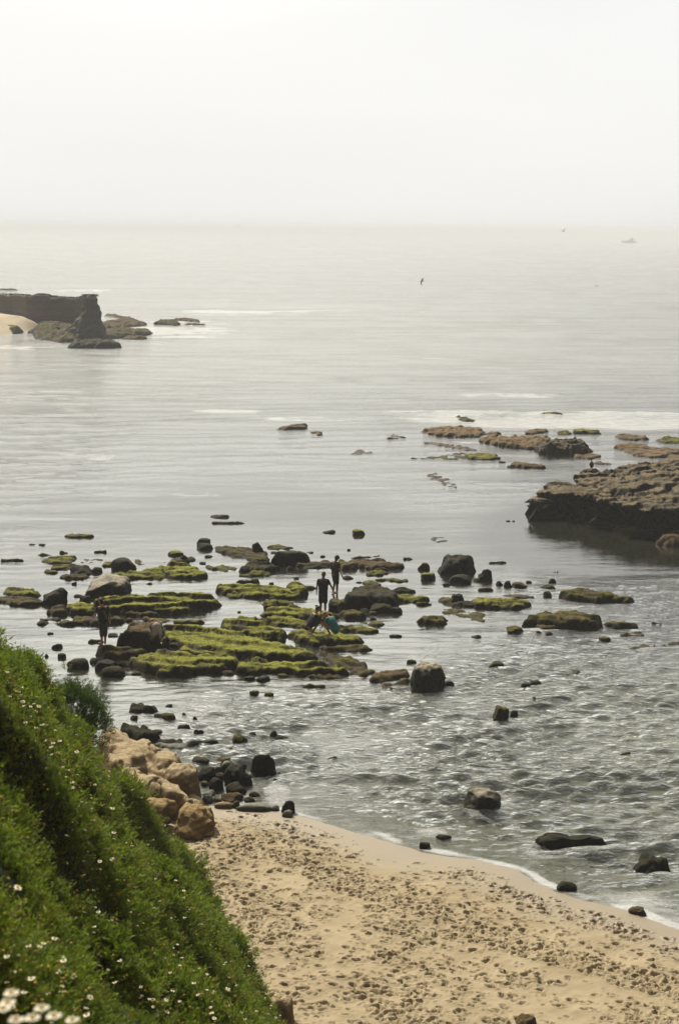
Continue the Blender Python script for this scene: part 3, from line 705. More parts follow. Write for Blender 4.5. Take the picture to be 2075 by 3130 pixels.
flats('C', [(755, 428, 128, 28, 'n'), (400, 445, 110, 20, 'b'), (1100, 722, 82, 22), (370, 710, 75, 30, 'n'), (700, 965, 85, 36, 'n'), (1390, 640, 85, 20, 'b'), (130, 433, 50, 10, 'b'), (470, 290, 110, 14, 'b'), (505, 55, 130, 8, 'b'), (845, 345, 30, 10, 'b'), (0, 860, 65, 22, 'n')])
slab('C', [(885, 475), (930, 450), (1020, 448), (1150, 480), (1292, 525), (1200, 534), (1100, 522), (960, 500)], .36, 'n', 'long tapering slab on the right pointing right, beyond the biggest right hand slab', strata=(-22, .9, .12), rim=.6, noun='the long tapering slab')
boulder('C', (248, 472, 92, 72), 'd', 'black knob of rock left of the low green slab, right part of the reef', cuts=3, noun='the black knob')
slab('C', [(190, 510), (240, 500), (330, 520), (330, 548), (250, 545)], .2, 'n')
slab('C', [(390, 505), (500, 500), (640, 508), (720, 530), (690, 556), (600, 574), (450, 556), (400, 540)], .34, 'm', 'low green slab with a brown right end, right part of the reef', rim=.5, noun='the low green slab')
boulder('C', (313, 515, 130, 46), 'd', None, name='rock', cat='rock', group='small rocks scattered through the shallows')
slab('C', [(570, 475), (750, 495), (740, 507), (600, 490)], .12, 'b')
slab('C', [(185, 562), (330, 560), (470, 590), (475, 642), (380, 646), (300, 612), (200, 592)], .03, 'm', 'patch of green reef awash in front of the low green slab', patch=.08, name='reef_patch', noun='the green patch awash')
slab('C', [(80, 622), (150, 600), (225, 610), (232, 645), (130, 656)], .32, 'n', 'dark slab with a pale split top, left of the green patch awash', noun='the dark split slab')
slab('C', [(675, 627), (780, 595), (950, 580), (1040, 600), (1120, 650), (1050, 682), (900, 682), (780, 656)], .62, 'n', 'biggest whaleback slab on the right, dark brown front and olive top', strata=(-18, 1.2, .12), rim=1.2, noun='the whaleback slab', seed=91)
slab('C', [(750, 657), (800, 650), (870, 675), (850, 692), (760, 682)], .16, 'b')
slab('C', [(1130, 652), (1200, 638), (1327, 663), (1250, 679), (1140, 664)], .22, 'n', 'narrow brown slab lying just right of the whaleback slab', noun='the narrow brown slab')
slab('C', [(775, 910), (850, 905), (920, 925), (1000, 912), (985, 935), (900, 942)], .05, 'b', patch=.04)
slab('C', [(1225, 702), (1280, 688), (1350, 700), (1350, 726), (1250, 724)], .12, 'b', patch=.06)
slab('C', [(1260, 802), (1340, 760), (1450, 765), (1440, 790), (1350, 832)], .05, 'b', 'brown weedy patch awash near the right edge of the photo', patch=.10, name='weed_patch', cat='seaweed', noun='the weedy patch')
slab('C', [(1430, 780), (1568, 740), (1750, 745), (1760, 800), (1568, 808), (1470, 802)], .05, 'b', 'brown weed covered reef running out of the picture at the right edge', patch=.10, name='weed_patch', cat='seaweed', noun='the weed reef at the edge')
boulder('C', (495, 1118, 105, 90), 'n', 'triangular mossy rock alone in the ruffled water on the right', cuts=6, noun='the triangular mossy rock')
boulder('C', (28, 850, 205, 190), 'g', 'largest round boulder of the near water, with a dry pale top and dark wet shaded sides', pw=3.4, cuts=1, depth=.95, sub=5, lump=.10, noun='the pale topped boulder', seed=3)

# --- boulders off the sand
boulder('G', (755, 368, 150, 106), 'g', 'round boulder with a glinting cleft top standing off the sand beach', cuts=4, depth=.9, sub=5, noun='the cleft boulder', seed=8)
def saddle(V):
    V = V.copy(); x = V[:, 0]
    V[:, 2] = np.where(V[:, 2] > 0, V[:, 2] * (1 - .45 * np.exp(-((x - .22) / .38) ** 2) + .04 * x), V[:, 2]); V[:, 1] *= 1 - .2 * np.exp(-((x - .3) / .3) ** 2)
    return V
boulder('G', (1018, 543, 282, 68), 'd', 'long dark saddle backed boulder off the beach on the right', cuts=3, depth=.5, sub=5, shape=saddle, noun='the saddle backed boulder')
slab('G', [(1400, 655), (1430, 632), (1480, 626), (1530, 650), (1535, 680), (1470, 692), (1420, 680)], .10, 'd', 'knobbly wet rock washed by foam, right of the saddle backed boulder', rough=.22, patch=.14, res=.04, name='boulder', cat='boulder', group='boulders standing in the shallows', noun='the knobbly rock')
boulder('G', (1107, 726, 78, 44), 'd', 'black wedge of rock at the edge of the wash, foam curling behind it', cuts=6, lean=.3, noun='the black wedge')
boulder('G', (1383, 826, 66, 36), 'b', 'small brown rock on the wet sand at the right', cuts=5, lump=.3, noun='the rock on the wet sand')
boulder('G', (590, 580, 44, 30), 'd', 'small black rock on the wet sand in the middle of the waterline', cuts=4, noun='the black rock on the waterline')
boulder('G', (655, 552, 60, 26), 'd', 'low dark rock in the first water, right of the black rock on the waterline', cuts=4, noun='the low dark rock')
boulder('P', (1572, 3106, 72, 60), 'b', 'dark pointed rock in the sand at the very bottom of the photo', cuts=6, z0=.45, noun='the pointed rock in the sand')
flats('G', [(1335, 238, 60, 16, 'b'), (250, 596, 90, 14, 'e')])
slab('G', [(45, 178), (85, 185), (150, 225), (235, 262), (320, 258), (230, 272), (130, 232)], .04, 'd', 'thin curving line of pebbles awash left of the first ripples', patch=.03, name='pebble_line', cat='pebbles', noun='the pebble line')

# --- rocks at the foot of the sandstone
slab('F', [(455, 162), (500, 145), (545, 155), (625, 185), (600, 215), (540, 202), (520, 222), (480, 230), (455, 202)], .34, 'd', 'ragged black rock with a notch, farthest of the shore rocks on the left', strata=(-30, .5, .12), noun='the notched black rock')
slab('F', [(610, 217), (680, 225), (750, 240), (740, 268), (650, 250)], .24, 'n')
slab('F', [(408, 305), (460, 295), (520, 350), (645, 395), (560, 422), (480, 390), (410, 355)], .36, 'd', 'long black rock slanting down to the tan sandstone', strata=(-28, .6, .12), noun='the slanting black rock')
slab('F', [(640, 402), (740, 408), (820, 415), (780, 440), (690, 440)], .2, 'd')
smalls('F', [(510, 300, 58, 38), (680, 158, 52, 26), (560, 333, 105, 24, 'n'), (1140, 363, 106, 64, 'n'), (1255, 348, 52, 30), (1440, 376, 60, 34), (1215, 428, 52, 32), (1250, 458, 52, 34), (440, 235, 55, 36), (1258, 62, 66, 36, 'm'), (1360, 75, 66, 34, 'm')])
flats('F', [(750, 298, 112, 26, 'd'), (870, 252, 115, 22, 'd'), (795, 220, 75, 18, 'n'), (875, 336, 75, 18, 'n'), (1020, 380, 50, 20, 'b'), (1405, 350, 36, 12, 'd')])
HB = dict(group='boulders heaped at the foot of the sandstone')
boulder('H', (95, 375, 295, 145), 'd', 'dark olive boulder touching the tip of the tan sandstone', cuts=5, noun='the dark olive boulder', z0=.02, **HB)
boulder('H', (180, 505, 265, 205), 'd', 'black square block in the heap, in front of the dark olive boulder', cuts=7, noun='the black square block', **HB)
boulder('H', (470, 368, 215, 150), 'n', 'brown rounded boulder at the back of the heap, dark inside its curve', cuts=3, noun='the brown back boulder', **HB)
boulder('H', (530, 428, 165, 190), 'e', 'smooth grey boulder behind the biggest black one in the heap', cuts=2, lump=.08, noun='the smooth grey boulder', **HB)
boulder('H', (445, 500, 110, 110), 'e', 'brownish grey stone between the black square block and the grey boulder', cuts=3, noun='the brownish stone', **HB)
boulder('H', (450, 600, 140, 70), 'b', 'small brown stone below the grey boulder in the heap', cuts=4, **HB)
boulder('H', (560, 475, 412, 345), 'd', 'biggest boulder of the heap, black with a grey rounded shoulder', cuts=5, sub=5, depth=.7, noun='the biggest heap boulder', seed=19, **HB)
boulder('H', (358, 662, 215, 215), 'd', 'round black boulder with a brown crown at the near side of the heap', cuts=2, noun='the brown crowned boulder', **HB)
boulder('H', (590, 742, 300, 195), 'd', 'black boulder with a tan streak in front of the biggest one', cuts=6, noun='the streaked boulder', **HB)
boulder('H', (920, 868, 172, 84), 'd', 'flat black rock sticking out to the right of the heap', cuts=6, noun='the flat rock of the heap', **HB)
boulder('H', (270, 850, 190, 95), 'e', None, name='rock', cat='rock', **HB)
boulder('H', (268, 903, 155, 140), 'e', None, name='rock', cat='rock', **HB)
boulder('H', (515, 875, 330, 150), 'b', 'wet brown boulder, nearest of the heap to the sand', cuts=6, lump=.22, noun='the wet brown boulder', **HB)
boulder('H', (415, 955, 130, 85), 'b', None, name='rock', cat='rock', **HB)
boulder('H', (840, 930, 170, 100), 'b', None, name='rock', cat='rock', lump=.3, **HB)
SB = dict(group='stones along the top of the beach', sink=.15)
boulder('H', (435, 1015, 270, 82), 's', 'smooth sand coloured stone at the top left of the beach', cuts=1, lump=.06, z0=.06, noun='the sand coloured stone', **SB)
boulder('H', (690, 988, 115, 112), 'b', 'little pointed brown stone between the sand coloured and the grey green stones', cuts=6, z0=.05, noun='the pointed brown stone', **SB)
boulder('H', (745, 1030, 480, 112), 'e', 'long grey green stone lying at the head of the beach', cuts=1, depth=.35, lump=.08, z0=.05, noun='the long grey green stone', **SB)
boulder('H', (1225, 1055, 135, 80), 'e', 'low grey brown stone at the right end of the long grey green one', cuts=2, z0=.04, noun='the low grey brown stone', **SB)
boulder('H', (1380, 980, 195, 210), 'd', 'dark upright stone on the sand where the waves end', cuts=4, noun='the dark upright stone', **SB)
boulder('H', (1385, 1125, 155, 115), 'e', 'small pale pyramid stone leaning on the dark upright one', cuts=5, z0=.03, noun='the pale pyramid stone', **SB)
smalls('H', [(820, 485, 75, 42), (1185, 553, 130, 62), (235, 720, 130, 70, 'b')])
slab('H', [(885, 590), (900, 500), (1000, 470), (1080, 385), (1140, 395), (1215, 410), (1230, 465), (1130, 510), (1050, 560), (960, 590)], .45, 'd', 'jagged black rock reaching right in the thin water beyond the heap', strata=(20, .5, .1), name='boulder', cat='boulder', group='boulders standing in the shallows', noun='the jagged black rock', rim=.25)
flats('H', [(970, 545, 170, 62, 'd'), (1270, 595, 180, 32, 'd'), (1265, 540, 110, 40, 'd'), (1250, 660, 150, 50, 'b')])
slab('H', [(300, 382), (420, 362), (540, 335), (640, 315), (710, 340), (690, 362), (540, 372), (430, 395), (340, 412)], .16, 'd', 'thin dark line of rock behind the heap', strata=(10, .3, .04), rim=.15, res=.04, noun='the thin dark line')

# --- tan sandstone at the cove
TS = dict(group='tan sandstone rocks at the foot of the bluff', name='sandstone_rock', cat='rock')
def sand_slab(pts, h, mat, label, noun, z0=0.0, zs=None, **kw):
    kw.setdefault('rim', .8); kw.setdefault('strata', (-20, 1.4, .14)); kw.setdefault('rough', .10); kw.setdefault('edge', .10); kw.setdefault('res', .045)
    return slab('F', pts, h, mat, label, z0=z0, zs=zs, base=-.6, noun=noun, **TS, **kw)
HUMPS = [(330, 400, 1.3, .60, 1.0), (430, 470, 1.2, .50, .95), (370, 540, .9, .5, .9), (560, 440, .9, .5, .8), (680, 500, .9, .6, .75), (480, 640, 1.0, .5, .8), (620, 720, 1.3, .55, .95), (740, 780, 1.3, .55, .9),
         (870, 860, 1.0, .45, .75), (560, 830, 1.1, .5, .85), (700, 870, .9, .4, .75)]
HW = [(*unproj(*cp('F', h_[0], h_[1]), .7)[:2], h_[2], h_[3], h_[4]) for h_ in HUMPS]
def outcrop_top(X, Y, top, d):
    wx_ = X + .12 * fbm(X * 1.8, Y * 1.8, seed=701, octv=3); wy_ = Y + .2 * fbm(X * 1.8, Y * 1.8, seed=702, octv=3)
    z = np.full(X.shape, .28) + .1 * fbm(X * 2, Y * 2, seed=703, octv=4)
    acc = np.exp(9 * z)
    for (a_, b_, rx_, ry_, hh_) in HW:
        th = -1.15; U = (wx_ - a_) * math.cos(th) + (wy_ - b_) * math.sin(th); Vv = -(wx_ - a_) * math.sin(th) + (wy_ - b_) * math.cos(th)
        q = (np.abs(U) / rx_) ** 2.2 + (np.abs(Vv) / ry_) ** 2.4
        acc = acc + np.exp(9 * hh_ * np.clip(1 - q, 0, 1) ** .5)
    z = np.log(acc) / 9 - .06
    crack = np.abs(fbm(X * 1.1 + 3, Y * .8, seed=705, octv=3)); z = z - .12 * np.exp(-(crack / .035) ** 2)
    lay = fbm(X * .6, Y * .6, seed=706, octv=2) + z * 7
    return z + .045 * np.sin(lay * 3.1) * (z > .3) + .05 * fbm(X * 5, Y * 5, seed=707, octv=4)
sand_slab([(180, 420), (225, 345), (330, 325), (470, 360), (620, 425), (780, 455), (860, 560), (920, 700), (960, 800), (1000, 900), (985, 985), (880, 1000), (600, 960), (420, 800), (250, 640)], .8, 's',
          'long sloping outcrop of smooth tan sandstone between the green slope and the cove', 'the sandstone outcrop', rim=.5, topfun=outcrop_top, res=.035)
ROCKS[-1][0].name = 'sandstone_outcrop'
boulder('F', (640, 540, 275, 290), 's', 'big grey tan boulder with a flat pitted top and a dark overhung side', cuts=1, depth=1.1, sub=5, lump=.06, noun='the grey tan boulder', z0=.15, seed=44, **TS)
boulder('F', (720, 822, 290, 250), 'o', 'orange sandstone knob with a dark face, at the head of the beach', cuts=3, depth=1.15, sub=5, lump=.17, noun='the orange knob', z0=.35, seed=29, fine=.08, **TS)
boulder('F', (505, 790, 250, 160), 'o', 'lumpy orange sandstone rock half under the shrubs', cuts=2, depth=1.2, lump=.2, noun='the lumpy orange rock', z0=.6, fine=.09, **TS)
boulder('P', (800, 3040, 100, 150), 's', 'tan sandstone lump beside the shrubs at the bottom of the photo', cuts=4, depth=1, lump=.15, noun='the tan lump', z0=.6, fine=.07, **TS)
slab('F', [(560, 425), (700, 425), (800, 440), (860, 400), (950, 385), (1060, 400), (940, 410), (860, 440), (820, 490), (700, 470)], .10, 'e', 'made-up smooth grey rock, put in for a blurred shape behind the tan bench', strata=(20, 2, .01), rim=.3, name='rock', cat='rock', group='small rocks scattered through the shallows', noun='the made-up grey rock')  # rock invented to stand for a blurred grey shape

# --- the rock platform and the crusty reefs on the right
def plat_top(X, Y, top, d):
    xm = X - X.min()
    pit = fbm(X * 1.1, Y * .7, seed=301, octv=4)
    pit2 = fbm(X * .45, Y * .35, seed=303, octv=3)
    top = top + .035 * xm + np.where(pit < -.14, np.maximum((pit + .14) * 1.5, -.26), 0) + np.where(pit2 > .12, .22, 0) * sstep(.12, .17, pit2) * sstep(1.5, 3, d)
    return top + .25 * sstep(6, 9, xm) * sstep(2, 5, Y - Y.min() - 4) * (.5 + pit2)
PLAT = [('D', 737, 505), ('D', 790, 470), ('D', 850, 457), ('D', 960, 452), ('D', 975, 400), ('D', 1040, 384), ('D', 1080, 374), ('D', 1200, 364), ('D', 1300, 354), ('D', 1440, 328), ('D', 1500, 300), ('D', 1600, 275), ('D', 1800, 270), ('D', 2150, 300),
        ('D', 2150, 620), ('D', 1568, 590), ('D', 1370, 590), ('D', 1250, 582), ('D', 1130, 556), ('D', 1000, 528), ('D', 860, 520), ('D', 770, 516)]
o = slab('D', PLAT, 1.5, 'k', 'broad grey rock platform with a pitted top and black overhung side, at the right edge', rim=.35, strata=(3, 1.3, .16), under=1.7, rough=.09, edge=.22, topfun=plat_top, base=-.8, res=.075,
         name='rock_platform', cat='rock platform', group=None, zs=[1.45 + .035 * max(0, (p[1] - 737)) / 60 for p in PLAT], noun='the rock platform', seed=300)
PLATO = o
UL = dict(name='rock', cat='rock', group='low rocks under the platform')
slab('D', [(1180, 705), (1240, 690), (1330, 688), (1390, 740), (1380, 770), (1280, 755), (1200, 730)], .42, 'b', 'olive brown ramp of rock in the shade under the platform', rim=.8, noun='the ramp under the platform', **UL)
slab('D', [(1430, 790), (1480, 735), (1580, 725), (1700, 740), (1700, 830), (1500, 830)], .5, 'b', 'brown rock at the right edge in the shade below the platform', rim=.8, noun='the shaded edge rock', **UL)
slab('D', [(805, 580), (900, 575), (960, 582), (900, 600), (830, 598)], .15, 'm', 'green tinged ledge at the foot of the platform tip', noun='the green tinged ledge', **UL)
slab('D', [(965, 640), (1010, 632), (1052, 670), (1020, 682)], .18, 'b', 'small wet rock under the middle of the platform', noun='the wet rock under the platform', **UL)
RE = dict(group='brown crusty reefs beyond the platform', name='reef_crust', cat='reef', res=.09, edge=.3)
slab('D', [(95, 155), (180, 140), (330, 138), (430, 150), (440, 172), (420, 196), (300, 201), (190, 190), (120, 176)], .20, 'r', 'golden brown reef tongue at the left end of the surf', rough=.12, noun='the golden reef tongue', **RE)
slab('D', [(420, 212), (500, 196), (640, 196), (780, 190), (835, 205), (800, 240), (750, 272), (620, 256), (500, 237)], .30, 'r', 'long brown reef with a ragged front, left of the black block', rough=.15, noun='the long brown reef', **RE)
slab('D', [(745, 252), (800, 225), (900, 215), (1050, 225), (1042, 290), (960, 300), (790, 304)], .80, 'k', 'black block of rock rising from the brown reefs near the surf', rim=1.1, strata=(4, .8, .12), under=0, edge=.3, rough=.2, name='boulder', cat='boulder', group='boulders standing in the shallows', noun='the black reef block')
slab('D', [(955, 165), (1000, 150), (1090, 160), (1097, 182), (1020, 180)], .25, 'm', 'green reef hump against the white surf', noun='the green surf hump', **RE)
slab('D', [(680, 158), (790, 150), (822, 168), (700, 188)], .15, 'r', patch=.08, **RE)
slab('D', [(1190, 242), (1300, 235), (1450, 260), (1600, 275), (1500, 312), (1400, 322), (1280, 290)], .16, 'r', 'reddish reef flat behind the platform, at the right', patch=.07, noun='the reddish reef flat', **RE)
slab('D', [(330, 292), (450, 285), (530, 305), (528, 326), (430, 332), (360, 322)], .18, 'm', 'green weedy end of the reef awash in the middle right', patch=.07, noun='the green weedy reef', **RE)
slab('D', [(110, 318), (200, 300), (340, 285), (360, 325), (250, 332), (20, 322)], .02, 'm', patch=.07, **RE)
slab('D', [(585, 352), (640, 343), (792, 370), (780, 382), (690, 377), (600, 366)], .22, 'b', 'rust brown bar of reef lying by itself left of the platform', noun='the rust brown bar', **RE)
slab('D', [(960, 302), (1050, 285), (1130, 305), (1050, 326), (990, 317)], .12, 'r', patch=.07, **RE)
slab('D', [(1430, 212), (1480, 195), (1700, 200), (1700, 240), (1470, 232)], .14, 'm', patch=.08, **RE)
slab('D', [(1175, 192), (1250, 185), (1380, 190), (1392, 212), (1300, 217), (1220, 207)], .12, 'r', patch=.08, **RE)
slab('D', [(105, 224), (200, 232), (390, 268), (400, 282), (280, 262), (120, 236)], .06, 'r', patch=.07, **RE)
slab('D', [(765, 72), (830, 58), (900, 62), (897, 80), (820, 84)], .35, 'm', 'dark green rock alone in the surf, farthest out', noun='the rock in the surf', **RE)
slab('D', [(270, 80), (340, 92), (402, 105), (360, 112), (330, 100)], .05, 'n', patch=.05, **RE)
slab('D', [(1050, 345), (1130, 340), (1200, 355), (1120, 360)], .08, 'r', patch=.07, **RE)
slab('D', [(870, 165), (930, 160), (940, 185), (890, 188)], .12, 'm', patch=.08, **RE)
slab('D', [(430, 178), (500, 170), (542, 180), (500, 192)], .14, 'r', patch=.08, **RE)
slab('D', [(110, 415), (180, 405), (220, 430), (300, 490), (230, 480), (150, 445)], .03, 'b', patch=.05, **RE)
slab('D', [(140, 780), (240, 770), (245, 800), (160, 800)], .03, 'b', patch=.05, **RE)
boulder('D', (532, 334, 46, 15), 'b', None, name='rock', cat='rock', group='small rocks scattered through the shallows')
slab('R', [(75, 192), (130, 180), (190, 168), (243, 165), (240, 188), (170, 192), (120, 200)], .22, 'b', 'little brown reef alone in the middle of the bay', noun='the little mid bay reef', **RE)
slab('R', [(250, 200), (300, 205), (333, 222), (290, 228)], .08, 'r', patch=.08, **RE)
slab('R', [(650, 245), (690, 222), (760, 232), (720, 245)], .05, 'r', patch=.08, **RE)
slab('R', [(1030, 125), (1100, 138), (1142, 150), (1080, 158)], .14, 'n', patch=.07, **RE)
slab('R', [(450, 330), (520, 300), (600, 320), (560, 335)], .03, 'b', patch=.05, **RE)

# --- labels of the small fry, each told by its nearest named neighbour
LOOK = dict(m='mossy green', n='olive brown', d='dark wet', b='brown', r='reddish brown', g='grey', k='black', s='tan', o='orange', e='grey')
KIND = {'rock': 'rock', 'reef_slab': 'rock slab', 'reef_crust': 'crust of reef', 'boulder': 'boulder', 'reef_patch': 'reef patch', 'weed_patch': 'weed patch'}
marks = [r for r in ROCKS if r[6]]
taken = {r[3] for r in ROCKS if r[3]}
def relation(dx, dy):
    # dy > 0 is nearer to the viewer; depth is foreshortened in the picture
    dy *= 1.8
    a = math.degrees(math.atan2(dy, dx)) % 360
    return ['right of', 'in front and right of', 'in front of', 'in front and left of', 'left of', 'behind and left of', 'behind', 'behind and right of'][int(((a + 22.5) % 360) // 45)]
for r in ROCKS:
    if r[3]: continue
    ms_ = sorted(marks, key=lambda q: math.hypot(q[1] - r[1], (q[2] - r[2]) * 1.8))[:9]
    size = 'tiny' if r[4] < 22 else ('small' if r[4] < 50 else ('medium sized' if r[4] < 90 else 'long low'))
    kind = KIND.get(r[0].name.split('.')[0], 'rock')
    done = False
    for word in ('', 'just ', 'a little way '):
        for q in ms_:
            lab = f"{size} {LOOK[r[5]]} {kind} {word}{relation(r[1] - q[1], r[2] - q[2])} {q[6]}"
            if lab not in taken: done = True; break
        if done: break
    r[3] = lab; taken.add(lab)
for r in ROCKS: r[0]['label'] = r[3]
print('rocks', len(ROCKS))

# ------------------------------------------------------------------ the far headland on the left
def EP(x, y, z): 
    return unproj(*cp('E', x, y), z)
wallpts = [(-260, 105, 226, 1.6), (-120, 112, 232, 1.7), (0, 115, 240, 1.84), (90, 116, 252, 1.7), (185, 122, 266, 1.65), (215, 132, 270, 1.58), (250, 118, 275, 1.5), (300, 115, 285, 1.3), (350, 130, 292, 1.15), (440, 136, 310, .8), (520, 142, 330, .43), (575, 132, 352, .07)]
Wp = []
for (x, yt, yf, zf) in wallpts:
    p = EP(x, yf, zf); sx_, sy_ = cp('E', x, yt)
    q = at_dist(sx_, sy_, p[1] + 2.0)
    Wp.append((p, q[2]))
def resample(seq, n):
    t_ = np.linspace(0, len(seq) - 1, n); A_ = np.array([[*p, zt] for p, zt in seq])
    return np.stack([np.interp(t_, np.arange(len(seq)), A_[:, k]) for k in range(4)], -1)
R_ = resample(Wp, 240)
rows = []
prof = [(0, -.5, -.02), (0, 0, 0)] + [(.02 * k, 0, k / 26.0) for k in range(1, 27)] + [(1.6, 0, 1.02), (3.2, 0, 1.0), (5.5, 0, .8), (9, 0, .2), (11, 0, -.6)]
for (back, dn, f) in prof:
    x = R_[:, 0]; y = R_[:, 1] + back * .35 * (1.0 - .8 * np.linspace(0, 1, 240) ** 5); z = R_[:, 2] + (R_[:, 3] - R_[:, 2]) * f
    st = .35 * (np.floor(z / .55) % 2) * (0 < f < 1) + .5 * fbm(x * .35, z * .8, seed=401, octv=4) * (0 <= f <= 1)
    z = z + (.28 * fbm(x * 1.3, y * .6, seed=402, octv=4) if f > .9 else 0)
    rows.append(np.stack([x - .2 * st, y + st, z], -1))
V = np.array(rows)
cliff = empty('headland_cliff', (float(R_[120, 0]), float(R_[120, 1]), 0))
tag(cliff, 'dark hazy sea cliff ending in a flaring stack, across the water on the left', 'cliff')
cl0 = np.array([R_[120, 0], R_[120, 1], 0])
mesh_obj('cliff_wall', V.reshape(-1, 3) - cl0, grid_faces(len(prof), 240), M['c'], cliff)
# the stack at its end, flaring to the water
def stack():
    base = EP(622, 425, 0); d0 = base[1]
    lv = [(440, 470, 770, .3), (425, 455, 765, .4), (400, 425, 745, 1.0), (370, 445, 730, 1.7), (340, 478, 718, 2.3), (310, 505, 705, 2.9), (280, 532, 695, 3.5), (250, 552, 690, 4.1), (220, 562, 683, 4.7), (190, 566, 678, 5.3), (160, 567, 668, 5.9), (138, 568, 664, 6.3), (126, 572, 655, 6.6)]
    vs = []; n = 44; last = None
    for (yy, xl, xr, z) in lv:
        z = at_dist(*cp('E', 620, yy), d0 + 2.5)[2]
        a = at_dist(*cp('E', xl, yy), d0 + 2.5); b = at_dist(*cp('E', xr, yy), d0 + 2.5)
        cx_ = (a[0] + b[0]) / 2; rx = (b[0] - a[0]) / 2; ry = min(rx, 3.2)
        last = (cx_, rx, ry, z)
        for k in range(n):
            th = 2 * math.pi * k / n
            q = 1 + .10 * float(fbm(np.array([math.cos(th) * 1.5 + z * .3]), np.array([math.sin(th) * 1.5]), np.array([z * .9]), seed=410, octv=3)[0]) * 2
            vs.append((cx_ + rx * q * math.cos(th), d0 + 2.5 + ry * q * math.sin(th), z))
    F = [(i * n + k, i * n + (k + 1) % n, (i + 1) * n + (k + 1) % n, (i + 1) * n + k) for i in range(len(lv) - 1) for k in range(n)]
    vs.append((last[0], d0 + 2.5, last[3] + .25)); top = len(vs) - 1; i0 = (len(lv) - 1) * n
    F += [(i0 + k, i0 + (k + 1) % n, top) for k in range(n)]
    return np.array(vs), F
sv, sf = stack()
so_ = mesh_obj('sea_stack', sv - cl0, sf, M['c'], cliff)
md = so_.modifiers.new('s', 'SUBSURF'); md.levels = 2; md.render_levels = 2
tx = bpy.data.textures.new('t', 'CLOUDS'); tx.noise_scale = .8; tx.noise_depth = 4
md = so_.modifiers.new('d', 'DISPLACE'); md.texture = tx; md.strength = 1.0; md.mid_level = .5; md.texture_coords = 'LOCAL'
# scrub along its top
gs = []; gf = []
rs_ = np.random.default_rng(5)
def leafball(cx_, cy_, cz, r, n, sz):
    for _ in range(n):
        v = rs_.normal(size=3); v /= np.linalg.norm(v); p = np.array([cx_, cy_, cz]) + v * r * rs_.uniform(.4, 1.0) * np.array([1.3, 1, .7])
        a = rs_.normal(size=3); a /= np.linalg.norm(a); b = np.cross(a, rs_.normal(size=3)); b /= np.linalg.norm(b) + 1e-9
        k = len(gs); gs.extend([p - a * sz, p + b * sz * .6, p + a * sz, p - b * sz * .6]); gf.append((k, k + 1, k + 2, k + 3))
for _ in range(150):
    i = rs_.integers(20, 236); r = rs_.uniform(.12, .42)
    leafball(R_[i, 0], R_[i, 1] + 1.5, R_[i, 3] + .1, r, 40, .10)
for _ in range(20):
    p = EP(606, 425, 0); leafball(p[0] + rs_.uniform(-.9, .9), p[1] + 2.5 + rs_.uniform(-1, 1), sv[:, 2].max() - .1, .3, 30, .1)
M['farscrub'] = simple('far_scrub', (.035, .045, .02), .9, .3, 2)
o = mesh_obj('headland_scrub', np.array(gs), np.array(gf), M['farscrub'], smooth=False)
tag(o, 'low dark scrub growing along the top of the far cliff', 'scrub', kind='stuff')
# its beach
slab('E', [(-300, 300), (-300, 225), (0, 228), (180, 262), (300, 290), (360, 330), (240, 352), (120, 385), (-60, 398), (-300, 400)], 2.3, 'farsand' if 'farsand' in M else 's', 'x', z0=0.0, rim=3, res=.5, strata=(0, 9, .02), rough=.06, base=-.2,
     zs=[.3, 1.8, 1.95, 1.8, 1.4, .5, .02, 0, 0, 0], name='far_beach', topfun=lambda X, Y, t_, d: 1.95 * np.clip((Y - 215.5 - (X + 51.8) * 1.3) / 13, -.1, 1.05) + .04 * fbm(X, Y, seed=9, octv=3))
r_ = ROCKS.pop()[0]
for k in ('label', 'category', 'group'):
    if k in r_: del r_[k]
r_['kind'] = 'structure'
M['fs'] = simple('far_sand', (.44, .36, .25), .95, .12, .3)
r_.data.materials[0] = M['fs']
n0 = len(ROCKS)
HR = dict(group='rocks at the foot of the far headland', name='headland_rock', cat='rock', res=.16, strata=(5, 1.6, .2), edge=.3, rough=.15)
slab('E', [(220, 310), (300, 302), (420, 305), (500, 320), (560, 340), (560, 420), (480, 440), (400, 446), (330, 410), (245, 398), (245, 345)], 1.1, 'n', 'dark weedy rocks on the left foot of the far stack', rim=3.5, patch=.25, **HR)
slab('E', [(470, 472), (500, 440), (620, 425), (740, 425), (815, 445), (820, 462), (700, 472), (580, 480)], .8, 'd', 'black rock shelf in front of the far stack', rim=1.2, **HR)
slab('E', [(700, 375), (740, 345), (860, 345), (960, 352), (1035, 355), (1030, 375), (940, 385), (820, 405), (740, 425)], .7, 'n', 'dark reef running right from the far stack', rim=1.2, **HR)
slab('E', [(830, 412), (920, 395), (1003, 400), (1000, 418), (900, 424)], .4, 'b', 'low brown rock nearest the foam right of the far stack', rim=.8, **HR)
slab('E', [(690, 300), (760, 290), (860, 272), (930, 285), (1003, 305), (1000, 318), (900, 330), (800, 345), (700, 345)], .45, 'b', 'tan brown reef flat behind the far stack', patch=.25, rim=1.5, **HR)
slab('E', [(705, 250), (790, 245), (880, 270), (950, 288), (860, 292), (780, 270)], .2, 'b', 'thin brown reef farthest behind the far stack', patch=.2, rim=1, **HR)
slab('E', [(1050, 308), (1100, 292), (1190, 285), (1235, 315), (1200, 325), (1120, 312)], .55, 'n', 'dark rock alone in the water right of the far reef', rim=.8, **HR)
slab('E', [(1180, 280), (1260, 272), (1370, 298), (1360, 304), (1290, 295)], .4, 'b', 'brown rock in a line behind the lone dark rock by the far reef', rim=.8, **HR)
slab('E', [(1240, 318), (1320, 308), (1420, 315), (1380, 322)], .2, 'b', 'farthest right scrap of reef off the headland', patch=.1, rim=.8, **HR)
